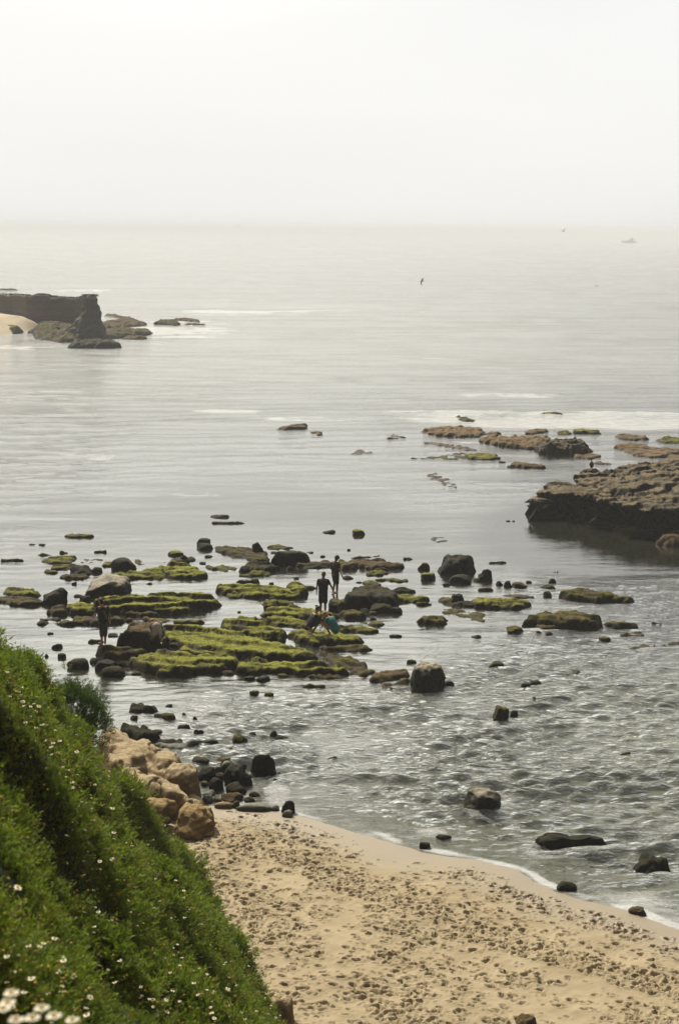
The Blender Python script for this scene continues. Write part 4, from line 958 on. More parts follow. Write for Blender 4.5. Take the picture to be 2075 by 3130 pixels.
slab('E', [(35, 330), (100, 322), (150, 345), (120, 368), (80, 350)], .7, 'm', 'green topped rocks on the far cove sand', rim=1, z0=.3, **HR)
slab('E', [(-40, 345), (20, 342), (40, 362), (-20, 368)], .5, 'n', 'dark rocks on the far cove sand at the picture edge', rim=1, z0=.2, **HR)
slab('E', [(190, 362), (220, 360), (222, 376), (195, 378)], .4, 'd', 'small dark rock at the waterline of the far cove', rim=.8, **HR)
slab('E', [(-60, 80), (60, 76), (160, 84), (60, 90)], .35, 'd', 'thin dark line of reef out beyond the far cliff', rim=2, **HR)
for r in ROCKS[n0:]: r[0]['label'] = r[3]

# ------------------------------------------------------------------ foliage of the bluff
def leaf_mat(name, cols, trans=.35, rough=.7):
    t = NT(name)
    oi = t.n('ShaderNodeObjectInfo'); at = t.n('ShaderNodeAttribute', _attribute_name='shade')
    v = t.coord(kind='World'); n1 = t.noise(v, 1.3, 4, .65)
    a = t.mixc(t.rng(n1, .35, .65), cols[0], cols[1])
    c = t.mixc(t.math('MULTIPLY', at.outputs['Fac'], .75), a, cols[2])  # tips paler than stem feet: sunlit highlights put into the leaf colour
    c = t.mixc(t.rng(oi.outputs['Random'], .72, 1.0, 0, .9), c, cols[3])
    d = t.n('ShaderNodeBsdfPrincipled', Roughness=rough); t.l(c, d.inputs['Base Color']); d.inputs['Specular IOR Level'].default_value = .35
    tr_ = t.n('ShaderNodeBsdfTranslucent'); t.l(t.mixc(1.0, c, (1.0, 1.25, .35), 'MULTIPLY'), tr_.inputs['Color'])
    m = t.n('ShaderNodeMixShader'); m.inputs[0].default_value = trans
    t.l(d.outputs[0], m.inputs[1]); t.l(tr_.outputs[0], m.inputs[2]); t.l(m.outputs[0], t.out.inputs[0])
    return t.m
M['leaf'] = leaf_mat('daisy_foliage', [(.032, .068, .010), (.10, .13, .018), (.24, .28, .06), (.20, .15, .045)], .40)
M['leafdark'] = leaf_mat('shrub_foliage', [(.028, .055, .012), (.05, .08, .016), (.12, .16, .04), (.10, .08, .03)], .36)
M['petal'] = simple('cream_petals', (.80, .74, .56), .7, .08, 20)
M['gold'] = simple('yellow_flower_heads', (.50, .34, .06), .8, .2, 20)
M['stem'] = simple('green_stem', (.12, .15, .04), .8, .2, 10)

def tuft(seed, nst, H, spread, nleaf, ll, lw):
    """stems fanning out and up, feathered with narrow leaves; returns verts, quads, shade"""
    r = np.random.default_rng(seed); V = []; F = []; S = []
    def quad(p, d, w, L, sh):
        k = len(V); q = p + d * L
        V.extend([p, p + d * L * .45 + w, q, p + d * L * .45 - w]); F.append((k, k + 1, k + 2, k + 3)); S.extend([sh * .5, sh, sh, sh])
    for s in range(nst):
        az = r.uniform(0, 6.283); lean = r.uniform(.05, spread); h = H * r.uniform(.55, 1.05)
        d0 = np.array([math.cos(az) * lean, math.sin(az) * lean, 1.0]); d0 /= np.linalg.norm(d0)
        base = np.array([math.cos(az), math.sin(az), 0]) * r.uniform(0, .07)
        side = np.cross(d0, [0, 0, 1.0]); side /= np.linalg.norm(side) + 1e-6
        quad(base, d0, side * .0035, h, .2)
        bend = np.array([r.normal() * .12, r.normal() * .12, -.15])
        for j in range(nleaf):
            f = r.uniform(.25, 1.0) ** .8; p = base + d0 * h * f + bend * h * f * f
            dd_ = r.normal(size=3); dd_[2] = abs(dd_[2]) * .7 + .15; dd_ += d0 * .5; dd_ /= np.linalg.norm(dd_)
            wv = np.cross(dd_, r.normal(size=3)); wv /= np.linalg.norm(wv) + 1e-6
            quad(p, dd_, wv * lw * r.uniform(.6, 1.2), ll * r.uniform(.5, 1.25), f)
    return np.array(V), np.array(F), np.array(S)
lib = bpy.data.collections.new('foliage_library'); libf = bpy.data.collections.new('flower_library')
def to_lib(coll, name, V, F, S, mats, mi=None):
    o = mesh_obj(name, V, F, mats, smooth=False, attrs={'shade': S}, link=False)
    if mi is not None: o.data.polygons.foreach_set('material_index', np.asarray(mi, dtype=np.int32))
    coll.objects.link(o); return o
for k in range(5):
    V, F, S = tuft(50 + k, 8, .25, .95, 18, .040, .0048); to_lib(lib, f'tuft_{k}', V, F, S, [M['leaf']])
def flower(kind, seed):
    r = np.random.default_rng(seed); V = []; F = []; mi = []
    tilt = r.normal(size=2) * .22; h = .34
    top = np.array([tilt[0] * h, tilt[1] * h, h])
    V += [(-.0022, 0, 0), (.0022, 0, 0), tuple(top + [.0022, 0, 0]), tuple(top - [.0022, 0, 0])]; F.append((0, 1, 2, 3)); mi.append(2)
    V += [(0, -.0022, 0), (0, .0022, 0), tuple(top + [0, .0022, 0]), tuple(top - [0, .0022, 0])]; F.append((4, 5, 6, 7)); mi.append(2)
    R0 = .008 if kind else .009
    for ring in range(1):
        k0 = len(V); n = 8
        for j in range(n): V.append(tuple(top + [R0 * math.cos(j * .785), R0 * math.sin(j * .785), .0]))
        for j in range(n): V.append(tuple(top + [R0 * .6 * math.cos(j * .785), R0 * .6 * math.sin(j * .785), .007]))
        for j in range(n): F.append((k0 + j, k0 + (j + 1) % n, k0 + n + (j + 1) % n, k0 + n + j)); mi.append(1)
        F.append((k0 + n, k0 + n + 2, k0 + n + 4, k0 + n + 6)); mi.append(1)
    if kind:
        n = 12
        for j in range(n):
            a = 6.283 * j / n + r.uniform(-.1, .1); d_ = np.array([math.cos(a), math.sin(a), r.uniform(-.15, .25)]); sd = np.array([-math.sin(a), math.cos(a), 0])
            k0 = len(V); L = .021 * r.uniform(.85, 1.1)
            V += [tuple(top + d_ * .006), tuple(top + d_ * L * .7 + sd * .0055), tuple(top + d_ * L), tuple(top + d_ * L * .7 - sd * .0055)]; F.append((k0, k0 + 1, k0 + 2, k0 + 3)); mi.append(0)
    return np.array(V), np.array(F), mi
for k in range(4):
    V, F, mi = flower(k < 2, 70 + k); to_lib(libf, f'flower_{k}', V, F, np.zeros(len(V)), [M['petal'], M['gold'], M['stem']], mi)

def scatter(name, pts, rot, scl, idx, coll, label, cat):
    me = bpy.data.meshes.new(name); me.vertices.add(len(pts)); me.vertices.foreach_set('co', np.asarray(pts, np.float32).ravel())
    a = me.attributes.new('rot', 'FLOAT_VECTOR', 'POINT'); a.data.foreach_set('vector', np.asarray(rot, np.float32).ravel())
    a = me.attributes.new('scl', 'FLOAT', 'POINT'); a.data.foreach_set('value', np.asarray(scl, np.float32))
    a = me.attributes.new('idx', 'INT', 'POINT'); a.data.foreach_set('value', np.asarray(idx, np.int32))
    o = bpy.data.objects.new(name, me); C.objects.link(o)
    g = bpy.data.node_groups.new(name + '_nodes', 'GeometryNodeTree')
    g.interface.new_socket('Geometry', in_out='INPUT', socket_type='NodeSocketGeometry'); g.interface.new_socket('Geometry', in_out='OUTPUT', socket_type='NodeSocketGeometry')
    gi = g.nodes.new('NodeGroupInput'); go = g.nodes.new('NodeGroupOutput')
    ip = g.nodes.new('GeometryNodeInstanceOnPoints'); ci = g.nodes.new('GeometryNodeCollectionInfo'); ci.inputs['Collection'].default_value = coll
    ci.inputs['Separate Children'].default_value = True; ci.inputs['Reset Children'].default_value = True
    def attr(nm, ty):
        n = g.nodes.new('GeometryNodeInputNamedAttribute'); n.data_type = ty; n.inputs['Name'].default_value = nm; return n.outputs['Attribute']
    ip.inputs['Pick Instance'].default_value = True
    g.links.new(gi.outputs[0], ip.inputs['Points']); g.links.new(ci.outputs[0], ip.inputs['Instance'])
    g.links.new(attr('idx', 'INT'), ip.inputs['Instance Index'])
    e2r = g.nodes.new('FunctionNodeEulerToRotation'); g.links.new(attr('rot', 'FLOAT_VECTOR'), e2r.inputs[0]); g.links.new(e2r.outputs[0], ip.inputs['Rotation'])
    g.links.new(attr('scl', 'FLOAT'), ip.inputs['Scale']); g.links.new(ip.outputs[0], go.inputs[0])
    m = o.modifiers.new('scatter', 'NODES'); m.node_group = g
    tag(o, label, cat, kind='stuff'); return o

r2 = np.random.default_rng(99)
def hill_points(n):
    """points spread over the true surface of the bluff, thicker close by"""
    gx0 = np.arange(-20, 6.4, .09); gy0 = np.arange(1.0, 34, .09); X, Y = np.meshgrid(gx0, gy0)
    Z = hill_z(X, Y); gyy, gxx = np.gradient(Z, .09)
    area = np.sqrt(1 + gxx ** 2 + gyy ** 2); dist = np.hypot(X, Y)
    ok_ = (X > -.56 * (Y + 3)) & (X < .18 * (Y + 3)) & (Z > base_z(X, Y) + .12) & (dist > 1.6) & ~((Y > 29.5) & (Z < 1.7))
    wgt = (area * ok_ / (dist + 3.0) ** .9).ravel(); wgt /= wgt.sum()
    k = r2.choice(len(wgt), n, p=wgt)
    x = X.ravel()[k] + r2.uniform(-.045, .045, n); y = Y.ravel()[k] + r2.uniform(-.045, .045, n)
    return np.stack([x, y, hill_z(x, y), gxx.ravel()[k], gyy.ravel()[k]], -1)
P_ = hill_points(100000)
nrm = np.stack([-P_[:, 3], -P_[:, 4], np.ones(len(P_))], -1); nrm /= np.linalg.norm(nrm, axis=1)[:, None]
tiltx = -np.arctan2(nrm[:, 1], nrm[:, 2]) * .45; tilty = np.arctan2(nrm[:, 0], nrm[:, 2]) * .45
dist_ = np.hypot(P_[:, 0], P_[:, 1])
clump = .5 * fbm(P_[:, 0] * 1.1, P_[:, 1] * 1.1, seed=500, octv=3) + .7 * fbm(P_[:, 0] * 3.2, P_[:, 1] * 2.6, seed=501, octv=2)
md_ = mounds(P_[:, 0], P_[:, 1])
keepc = (md_ > .10) | (r2.random(len(P_)) < .75)
P_, nrm, tiltx, tilty, dist_, clump = [a[keepc] for a in (P_, nrm, tiltx, tilty, dist_, clump)]
scl = (.85 + 1.1 * clump + .25 * r2.random(len(P_))) * np.clip(.55 + dist_ / 26, .6, 1.3)
scl *= np.where(r2.random(len(scl)) < .035, r2.uniform(1.1, 1.4, len(scl)), 1)
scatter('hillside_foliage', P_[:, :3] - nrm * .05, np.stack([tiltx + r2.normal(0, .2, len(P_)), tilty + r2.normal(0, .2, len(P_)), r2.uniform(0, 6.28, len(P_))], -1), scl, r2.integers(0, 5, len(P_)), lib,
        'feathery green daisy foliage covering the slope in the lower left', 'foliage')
Q_ = hill_points(60000)
fl = fbm(Q_[:, 0] * .7, Q_[:, 1] * .7, seed=510, octv=3)
Q_ = Q_[(r2.random(len(Q_)) < .45 + .9 * fl)]
scatter('hillside_flowers', Q_[:, :3] + np.array([0, 0, .03]), np.stack([r2.normal(0, .2, len(Q_)), r2.normal(.12, .2, len(Q_)), r2.uniform(0, 6.28, len(Q_))], -1), .55 + .5 * r2.random(len(Q_)) ** 2, r2.choice(4, len(Q_), p=[.13, .13, .37, .37]), libf,
        'cream daisies and yellow seed heads dotted over the green slope', 'flowers')

# shrubs that stand out of the slope
def shrub(px, py, dist, rx, rz_, ry, n, label, seed, mat='leafdark', loose=.0):
    c = at_dist(px, py, dist); r = np.random.default_rng(seed)
    g0 = max(float(hill_z(np.array([c[0]]), np.array([c[1]]))[0]), .3); c[2] = max(c[2], g0 - .1)
    root = empty('shrub', (c[0], c[1], g0)); tag(root, label, 'shrub', 'shrubs rising out of the slope')
    Vs, Fs, Ss = [], [], []; k = 0
    T = [tuft(seed * 7 + i, 7, .25, .9, 16, .045, .0042) for i in range(6)]
    for i in range(n):
        v = r.normal(size=3); v /= np.linalg.norm(v); v[2] = abs(v[2]) * 1.0 - .25 if r.random() < .8 else v[2]
        lob = 1 + .24 * float(noise(np.array([v[0] * 2.2 + seed]), np.array([v[1] * 2.2]), np.array([v[2] * 2.2]), seed=seed)[0])
        q = r.uniform(.72, 1.0) * lob + loose * max(0, r.normal()) * .3
        p = np.array([v[0] * rx * q, v[1] * ry * q, v[2] * rz_ * q + c[2] - g0])
        if p[2] < -.1: continue
        V, F, S = T[r.integers(0, 6)]
        d_ = v * np.array([1, 1, .8]) + np.array([0, 0, .8]) + r.normal(size=3) * .25; d_ /= np.linalg.norm(d_)
        qz = Vector((0, 0, 1)).rotation_difference(Vector(d_)).to_matrix() @ Matrix.Rotation(r.uniform(0, 6.28), 3, 'Z')
        W_ = V * r.uniform(.7, 1.15) @ np.array(qz).T + p
        Vs.append(W_); Fs.append(F + k); Ss.append(S); k += len(V)
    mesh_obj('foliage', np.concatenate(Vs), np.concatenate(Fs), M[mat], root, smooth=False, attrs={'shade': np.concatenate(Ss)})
    # woody stems forking up from the ground
    bm = bmesh.new(); zc = c[2] - g0
    for i in range(9):
        a = r.uniform(0, 6.28); p0 = Vector((r.normal() * .06, r.normal() * .06, -.15)); p1 = Vector((math.cos(a) * rx * .3, math.sin(a) * ry * .3, zc * .5)); p2 = Vector((math.cos(a) * rx * .7, math.sin(a) * ry * .7, zc + rz_ * .35))
        prev = None
        for p, rad in ((p0, .022), (p1, .015), (p2, .006)):
            ring = [bm.verts.new(p + Vector((rad * math.cos(j * 1.0472), rad * math.sin(j * 1.0472), 0))) for j in range(6)]
            if prev: [bm.faces.new((prev[j], prev[(j + 1) % 6], ring[(j + 1) % 6], ring[j])) for j in range(6)]
            prev = ring
    me = bpy.data.meshes.new('stems'); bm.to_mesh(me); bm.free(); me.materials.append(M['soil'])
    so2 = bpy.data.objects.new('stems', me); C.objects.link(so2); so2.parent = root
    return root
shrub(225, 2225, 25.5, .62, 1.05, .6, 620, 'round dark green shrub standing against the water beside the pale tan ledge', 3, loose=.25)
shrub(150, 2290, 24.5, .55, .9, .6, 420, 'shrub filling the gap between the round shrub and the corner shrub', 4)
shrub(20, 2125, 19.5, .42, .5, .5, 400, 'yellow green shrub in the upper left corner of the slope, with pale flowers', 5, mat='leaf', loose=.2)
shrub(10, 2330, 15.5, .36, .62, .5, 420, 'dense green shrub cut by the left edge of the photo, below the corner shrub', 6, mat='leaf')
shrub(80, 2250, 20.5, .5, .6, .5, 360, 'dark shrub tucked right behind the two shrubs at the left edge', 8)

# the near daisies at the photographer's feet
V, F, mi = flower(True, 90)
top_i = V[:, 2] > .3
for (dx_, dy_, dd_) in [(36, 3036, 3.1), (24, 3066, 3.0), (10, 3084, 2.9), (128, 3082, 3.1), (100, 3112, 3.0), (166, 3106, 3.0), (222, 3118, 3.4), (50, 3118, 2.9)]:
    p = at_dist(dx_, dy_, dd_); g0 = float(hill_z(np.array([p[0]]), np.array([p[1]]))[0]) - .05
    hgt = max(.2, p[2] - g0); V2 = V.copy(); V2[:, :2] *= .9
    V2[top_i, 2] += hgt - .34; V2[:, :2] -= V2[top_i][:, :2].mean(0)
    o = mesh_obj('daisy', V2, F, [M['petal'], M['gold'], M['stem']], smooth=False); o.location = (p[0], p[1], g0)
    o.data.polygons.foreach_set('material_index', np.asarray(mi, dtype=np.int32))
    tag(o, 'pale daisy on a tall stem, out of focus in the bottom left corner', 'flower', 'near daisies in the bottom left corner')

# ------------------------------------------------------------------ people
def capsule(bm, p0, r0, p1, r1, seg=12):
    p0 = Vector(p0); p1 = Vector(p1); ax_ = (p1 - p0); L = ax_.length
    q = Vector((0, 0, 1)).rotation_difference(ax_.normalized()) if L > 1e-6 else Vector((0, 0, 1)).rotation_difference(Vector((0, 0, 1)))
    rings = []
    for t_, rr_, off in [(0, math.sin(a) * r0, -math.cos(a) * r0) for a in (.15, .6, 1.1)] + [(0, r0, 0), (1, r1, 0)] + [(1, math.cos(a) * r1, math.sin(a) * r1) for a in (.5, 1.0, 1.42)]:
        z = L * t_ + off
        rings.append([bm.verts.new(p0 + q @ Vector((rr_ * math.cos(6.2832 * k / seg), rr_ * math.sin(6.2832 * k / seg), z))) for k in range(seg)])
    for a, b in zip(rings[:-1], rings[1:]):
        for k in range(seg): bm.faces.new((a[k], a[(k + 1) % seg], b[(k + 1) % seg], b[k]))
    bm.faces.new(rings[0][::-1]); bm.faces.new(rings[-1])
def fused(name, caps, mat, parent, voxel=.009, smooth=4):
    """all the limbs voxel-fused into one continuous skin"""
    bm = bmesh.new()
    for c_ in caps: capsule(bm, *c_)
    me = bpy.data.meshes.new(name); bm.to_mesh(me); bm.free()
    o = bpy.data.objects.new(name, me); C.objects.link(o)
    m = o.modifiers.new('r', 'REMESH'); m.mode = 'VOXEL'; m.voxel_size = voxel; m.use_smooth_shade = True
    m = o.modifiers.new('s', 'SMOOTH'); m.iterations = smooth; m.factor = .5
    dg = bpy.context.evaluated_depsgraph_get()
    me2 = bpy.data.meshes.new_from_object(o.evaluated_get(dg)); o.modifiers.clear(); o.data = me2
    me2.materials.clear(); me2.materials.append(mat)
    me2.polygons.foreach_set('use_smooth', np.ones(len(me2.polygons), dtype=bool))
    o.parent = parent; return o
def lerp(a, b, t_): return tuple(a[i] + (b[i] - a[i]) * t_ for i in range(3))
M['skin'] = simple('skin', (.30, .16, .095), .6, .08, 8)
M['skinred'] = simple('reddish_skin', (.42, .20, .12), .6, .08, 8)  # a redder, lighter skin tone
M['black'] = simple('black_cloth', (.012, .011, .010), .9, .2, 10)
M['char'] = simple('charcoal_cloth', (.035, .036, .034), .9, .2, 10)
M['navy'] = simple('dark_green_cloth', (.016, .022, .018), .9, .2, 10)
M['teal'] = simple('teal_cloth', (.02, .22, .20), .85, .1, 10)
M['green'] = simple('bright_green_cloth', (.03, .42, .18), .85, .1, 10)
M['cream'] = simple('pale_shirt', (.42, .36, .30), .9, .1, 10)
M['check'] = simple('patterned_cloth', (.07, .065, .05), .9, .7, 28)
M['hairdark'] = simple('dark_hair', (.02, .012, .007), .6, .3, 30)
M['hairbrown'] = simple('short_brown_hair', (.13, .075, .035), .6, .3, 30)
M['hairblond'] = simple('blond_hair', (.42, .24, .11), .6, .3, 30)
M['hairred'] = simple('reddish_hair', (.36, .11, .03), .6, .3, 30)
M['shoe'] = simple('pale_sandal', (.55, .48, .40), .7, .1, 20)
M['eye'] = simple('eye', (.05, .04, .03), .2, .1, 20)

def person(loc, rz, J, label, skin='skin', shirt=None, pants=None, hair=None, cap=None, shoes=False, hairlen=.0, sleeve=.55, pantlen=.85, group=None, scale=1.0, grip=(0, 0), loose=.03, skirt=0.0):
    root = empty('person', tuple(loc), rz); root.scale = (scale,) * 3
    tag(root, label, 'person', group)
    hip, chest, neck, head = J['hip'], J['chest'], J['neck'], J['head']
    caps = []
    hx_ = .085
    def off(p, dx): return (p[0] + dx, p[1], p[2])
    caps += [(off(hip, -hx_), .105, off(hip, hx_), .105), (hip, .135, lerp(hip, chest, .5), .118), (off(hip, -.04), .12, off(chest, -.08), .112), (off(hip, .04), .12, off(chest, .08), .112),
             (J['shl'], .062, J['shr'], .062), (chest, .12, neck, .06), (neck, .056, head, .06)]
    hv_ = Vector(head)
    hd = Vector(J.get('face', (0, 1, -.15))).normalized(); upv = Vector(J.get('headup', (0, 0, 1))); upv = (upv - hd * upv.dot(hd)).normalized(); rt = hd.cross(upv)
    caps += [(hv_ - upv * .035 + hd * .01, .076, hv_ + upv * .035 - hd * .015, .092), (hv_ - upv * .07 + hd * .05, .036, hv_ - upv * .03 + hd * .035, .052),
             (hv_ - upv * .005 + hd * .085, .012, hv_ - upv * .035 + hd * .098, .017),
             (hv_ + rt * .08 + upv * .012, .017, hv_ + rt * .083 - upv * .02, .013), (hv_ - rt * .08 + upv * .012, .017, hv_ - rt * .083 - upv * .02, .013),
             (hv_ - upv * .052 + hd * .078 - rt * .02, .009, hv_ - upv * .052 + hd * .078 + rt * .02, .009)]
    for s, k in ((-1, 'l'), (1, 'r')):
        sh, el, wr = J['sh' + k], J['el' + k], J['wr' + k]
        caps += [(sh, .056, lerp(sh, el, .6), .046), (lerp(sh, el, .5), .047, el, .037), (el, .038, lerp(el, wr, .3), .040), (lerp(el, wr, .3), .040, wr, .026)]
        dv = Vector(J.get('hd' + k, tuple(Vector(wr) - Vector(el)))).normalized()
        sd = dv.cross(Vector((0, 1, 0))); sd = sd.normalized() if sd.length > .1 else Vector((1, 0, 0))
        fw = sd.cross(dv).normalized() * (1 if s > 0 else 1)
        pw = Vector(wr); palm = pw + dv * .075
        # palm lies in the plane of dv and fw
        caps += [(pw, .024, palm + fw * .022, .017), (pw, .024, palm - fw * .022, .017), (pw, .024, palm, .018)]
        g = grip[0 if s < 0 else 1]; inw = -sd * s
        for f, (o_, Lf) in enumerate(((.034, .066), (.012, .078), (-.011, .072), (-.032, .056))):
            a = palm + fw * o_; b = a + dv * Lf * .45 + inw * Lf * (.10 + .3 * g); c_ = b + dv * Lf * (.4 - .5 * g) + inw * Lf * (.22 + .35 * g)
            caps += [(a, .0105, b, .0095), (b, .0095, c_, .008)]
        tb = pw + dv * .025 + fw * .026; tm = tb + fw * .026 + dv * .026; te = tm + dv * .028 + inw * .012
        caps += [(tb, .013, tm, .011), (tm, .011, te, .009)]
        hp = off(hip, s * hx_ * 1.05); kn, an, toe = J['kn' + k], J['an' + k], J['to' + k]
        caps += [(hp, .098, lerp(hp, kn, .5), .078), (lerp(hp, kn, .5), .078, kn, .055), (kn, .056, lerp(kn, an, .32), .056), (lerp(kn, an, .3), .057, an, .036), (an, .036, (an[0], an[1] - .035, an[2] - .035), .030), (an, .036, lerp(an, toe, .6), .032), (lerp(an, toe, .4), .034, toe, .022)]
    fused('body', caps, M[skin], root, .008)
    for s in (-1, 1):
        bm = bmesh.new(); bmesh.ops.create_uvsphere(bm, u_segments=10, v_segments=8, radius=.0125)
        me = bpy.data.meshes.new('eye'); bm.to_mesh(me); bm.free(); me.materials.append(M['eye'])
        e = bpy.data.objects.new('eye', me); C.objects.link(e); e.parent = root; e.location = hv_ + hd * .074 + rt * .031 * s + upv * .008
    if shirt:
        cs = [(off(hip, -.045), .095 + loose, off(hip, .045), .095 + loose), (lerp(hip, chest, -.15), .085 + loose, lerp(hip, chest, 1.1), .10 + loose), (lerp(hip, lerp(chest, J['shl'], .0), .5), .115 + loose, chest, .115 + loose), (off(lerp(hip, chest, .15), -.04), .10 + loose, off(chest, -.075), .095 + loose), (off(lerp(hip, chest, .1), .045), .10 + loose, off(chest, .075), .095 + loose),
              (J['shl'], .062, off(neck, -.03)[:2] + (neck[2] - .06,), .055), (J['shr'], .062, off(neck, .03)[:2] + (neck[2] - .06,), .055), (chest, .13, lerp(chest, neck, .75), .075)]
        for k in 'lr':
            cs.append((J['sh' + k], .066, lerp(J['sh' + k], J['el' + k], sleeve), .058))
            if sleeve > .95: cs.append((J['el' + k], .058, lerp(J['el' + k], J['wr' + k], .85), .042))
        fused('shirt', cs, M[shirt], root, .014, 3)
    if pants:
        cs = [(off(hip, -.06), .112, off(hip, .06), .112)]
        for s, k in ((-1, 'l'), (1, 'r')):
            hp = off(hip, s * hx_ * 1.05); end = lerp(hp, J['kn' + k], min(1, pantlen))
            cs += [(hp, .100, end, .076 + skirt)]
            if pantlen > 1: cs.append((J['kn' + k], .092, lerp(J['kn' + k], J['an' + k], pantlen - 1), .078))
        
        fused('shorts', cs, M[pants], root, .014, 3)
    if hair:
        cs = [(hv_ + upv * .045 - hd * .03, .088, hv_ + upv * .03 - hd * .005, .090), (hv_ - hd * .045, .075, hv_ - hd * .03 - upv * .05, .055)]
        if hairlen: cs += [(hv_ - hd * .05 - upv * .03, .072, Vector(J.get('hairend', tuple(hv_ - hd * .08 - Vector((0, 0, hairlen))))), .04)]
        fused('hair', cs, M[hair], root, .009, 3)
    if cap:
        cs = [(hv_ + upv * .045 - hd * .02, .096, hv_ + upv * .05 + hd * .01, .094)]
        c_ = fused('cap', cs, M[cap], root, .009, 2)
        b0 = hv_ + upv * .045 + hd * .10
        br = fused('brim', [(b0 - rt * .05, .012, b0 + rt * .05, .012), (b0 - rt * .035 + hd * .035 - upv * .01, .012, b0 + rt * .035 + hd * .035 - upv * .01, .012), (b0 - rt * .015 + hd * .07 - upv * .02, .011, b0 + rt * .015 + hd * .07 - upv * .02, .011), (b0, .012, b0 + hd * .07 - upv * .02, .011), (b0 - rt * .04, .012, b0 - rt * .02 + hd * .05 - upv * .015, .012), (b0 + rt * .04, .012, b0 + rt * .02 + hd * .05 - upv * .015, .012)], M[cap], root, .009, 2)
        br.parent = c_
    if shoes:
        for k in 'lr':
            an, toe = J['an' + k], J['to' + k]
            fused('sandal', [((an[0], an[1] - .05, an[2] - .055), .036, (toe[0], toe[1] + .01, toe[2] - .01), .036)], M['shoe'], root, .01, 2)
    return root
STAND = dict(hip=(0, 0, .94), chest=(0, .0, 1.26), neck=(0, -.01, 1.48), head=(0, .03, 1.62), shl=(-.165, 0, 1.39), shr=(.165, 0, 1.39), ell=(-.24, -.03, 1.14), elr=(.24, -.03, 1.14), wrl=(-.26, .06, .89), wrr=(.26, .06, .89),
             knl=(-.10, .02, .50), knr=(.10, .02, .50), anl=(-.11, -.02, .08), anr=(.11, -.02, .08), tol=(-.13, .15, .025), tor=(.13, .15, .025))
def J_(**k):
    d = dict(STAND); d.update(k); return d
PG = 'people exploring the tide pools'
# man in the cap, beyond, ankle deep
person(unproj(1024, 1818, -.08), -.55, J_(face=(.35, .9, -.5), head=(.03, .07, 1.61), neck=(0, .02, 1.48), knl=(-.12, .16, .52), anl=(-.14, .06, .12), tol=(-.15, .22, .04), knr=(.10, .0, .5), wrl=(-.16, .22, .98), ell=(-.27, .02, 1.14), wrr=(.28, .08, .90)),
       'man in dark cap, grey T-shirt and shorts wading ankle deep, farthest of the people', shirt='char', pants='black', cap='black', hair='hairdark', pantlen=.92, group=PG, scale=1.04, skirt=.008)
# man in black
foot2 = unproj(987, 1876, .33)
person(foot2, -.08, J_(head=(.005, .10, 1.60), neck=(0, .05, 1.47), chest=(0, .03, 1.26), shl=(-.185, .03, 1.38), shr=(.185, .03, 1.38), elr=(.31, .05, 1.16), wrr=(.40, .14, .93), ell=(-.25, -.02, 1.13), wrl=(-.27, .06, .88), face=(.1, .8, -.6),
       knl=(-.09, .02, .5), knr=(.09, .02, .5), anl=(-.09, -.02, .08), anr=(.09, -.02, .08), tol=(-.14, .13, .03), tor=(.13, .14, .03)),
       'man in black T-shirt and long black shorts standing on a mossy slab', shirt='black', pants='black', hair='hairbrown', pantlen=1.0, group=PG, scale=1.03, loose=.045, skirt=.022, shoes=True, grip=(.2, 1))
# the sandals he carries
hand = Matrix.Rotation(-.08, 3, 'Z') @ Vector((.42, .15, .86)) * 1.03 + Vector(foot2)
for k in range(2):
    sa = fused('sandal', [((-.02, -.10, 0), .020, (.0, 0, -.01), .030), ((.0, 0, -.01), .030, (.02, .12, -.02), .034)], M['shoe'], None, .01, 2)
    sa.location = hand + Vector((.03 * k - .01, .02, -.045)); sa.rotation_euler = (.9 - .5 * k, .35 + .5 * k, -.9)
    tag(sa, ('worn tan sandal hanging outermost from the hand of the man in black', 'worn tan sandal held against the palm of the man in black')[k], 'sandal', 'sandals held in one hand')
    sa.data.materials[0] = M['skinred'] if k else M['shoe']
SQ = dict(hip=(0, -.12, .30), chest=(0, .08, .58), neck=(0, .20, .76), head=(0, .31, .86), shl=(-.17, .16, .70), shr=(.17, .16, .70), ell=(-.20, .34, .50), elr=(.20, .34, .50), wrl=(-.12, .50, .30), wrr=(.12, .52, .28),
          knl=(-.19, .28, .50), knr=(.19, .28, .50), anl=(-.14, .02, .09), anr=(.14, .02, .09), tol=(-.17, .18, .03), tor=(.17, .18, .03), face=(0, .8, -.7), headup=(0, .3, 1))
def S_(**k):
    d = dict(SQ); d.update(k); return d
person(unproj(950, 1936, .30), -1.15, S_(head=(.0, .30, .96), neck=(0, .2, .82), chest=(0, .1, .6), shl=(-.17, .15, .76), shr=(.17, .15, .76)), 'person in dark clothes crouching over a pool, facing the one in the teal shirt', shirt='navy', pants='black', hair='hairdark', pantlen=1.0, group=PG, sleeve=.7, loose=.035, hairlen=.06)
person(unproj(1018, 1944, .28), .75, S_(head=(-.05, .42, .80), neck=(-.02, .28, .74), chest=(0, .12, .58), hairend=(-.12, .5, .62)), 'person in a teal shirt squatting on the mossy slab with blond hair hanging forward', skin='skinred', shirt='teal', pants='green', hair='hairblond', pantlen=.35, group=PG, hairlen=.12, sleeve=.35, loose=.05)
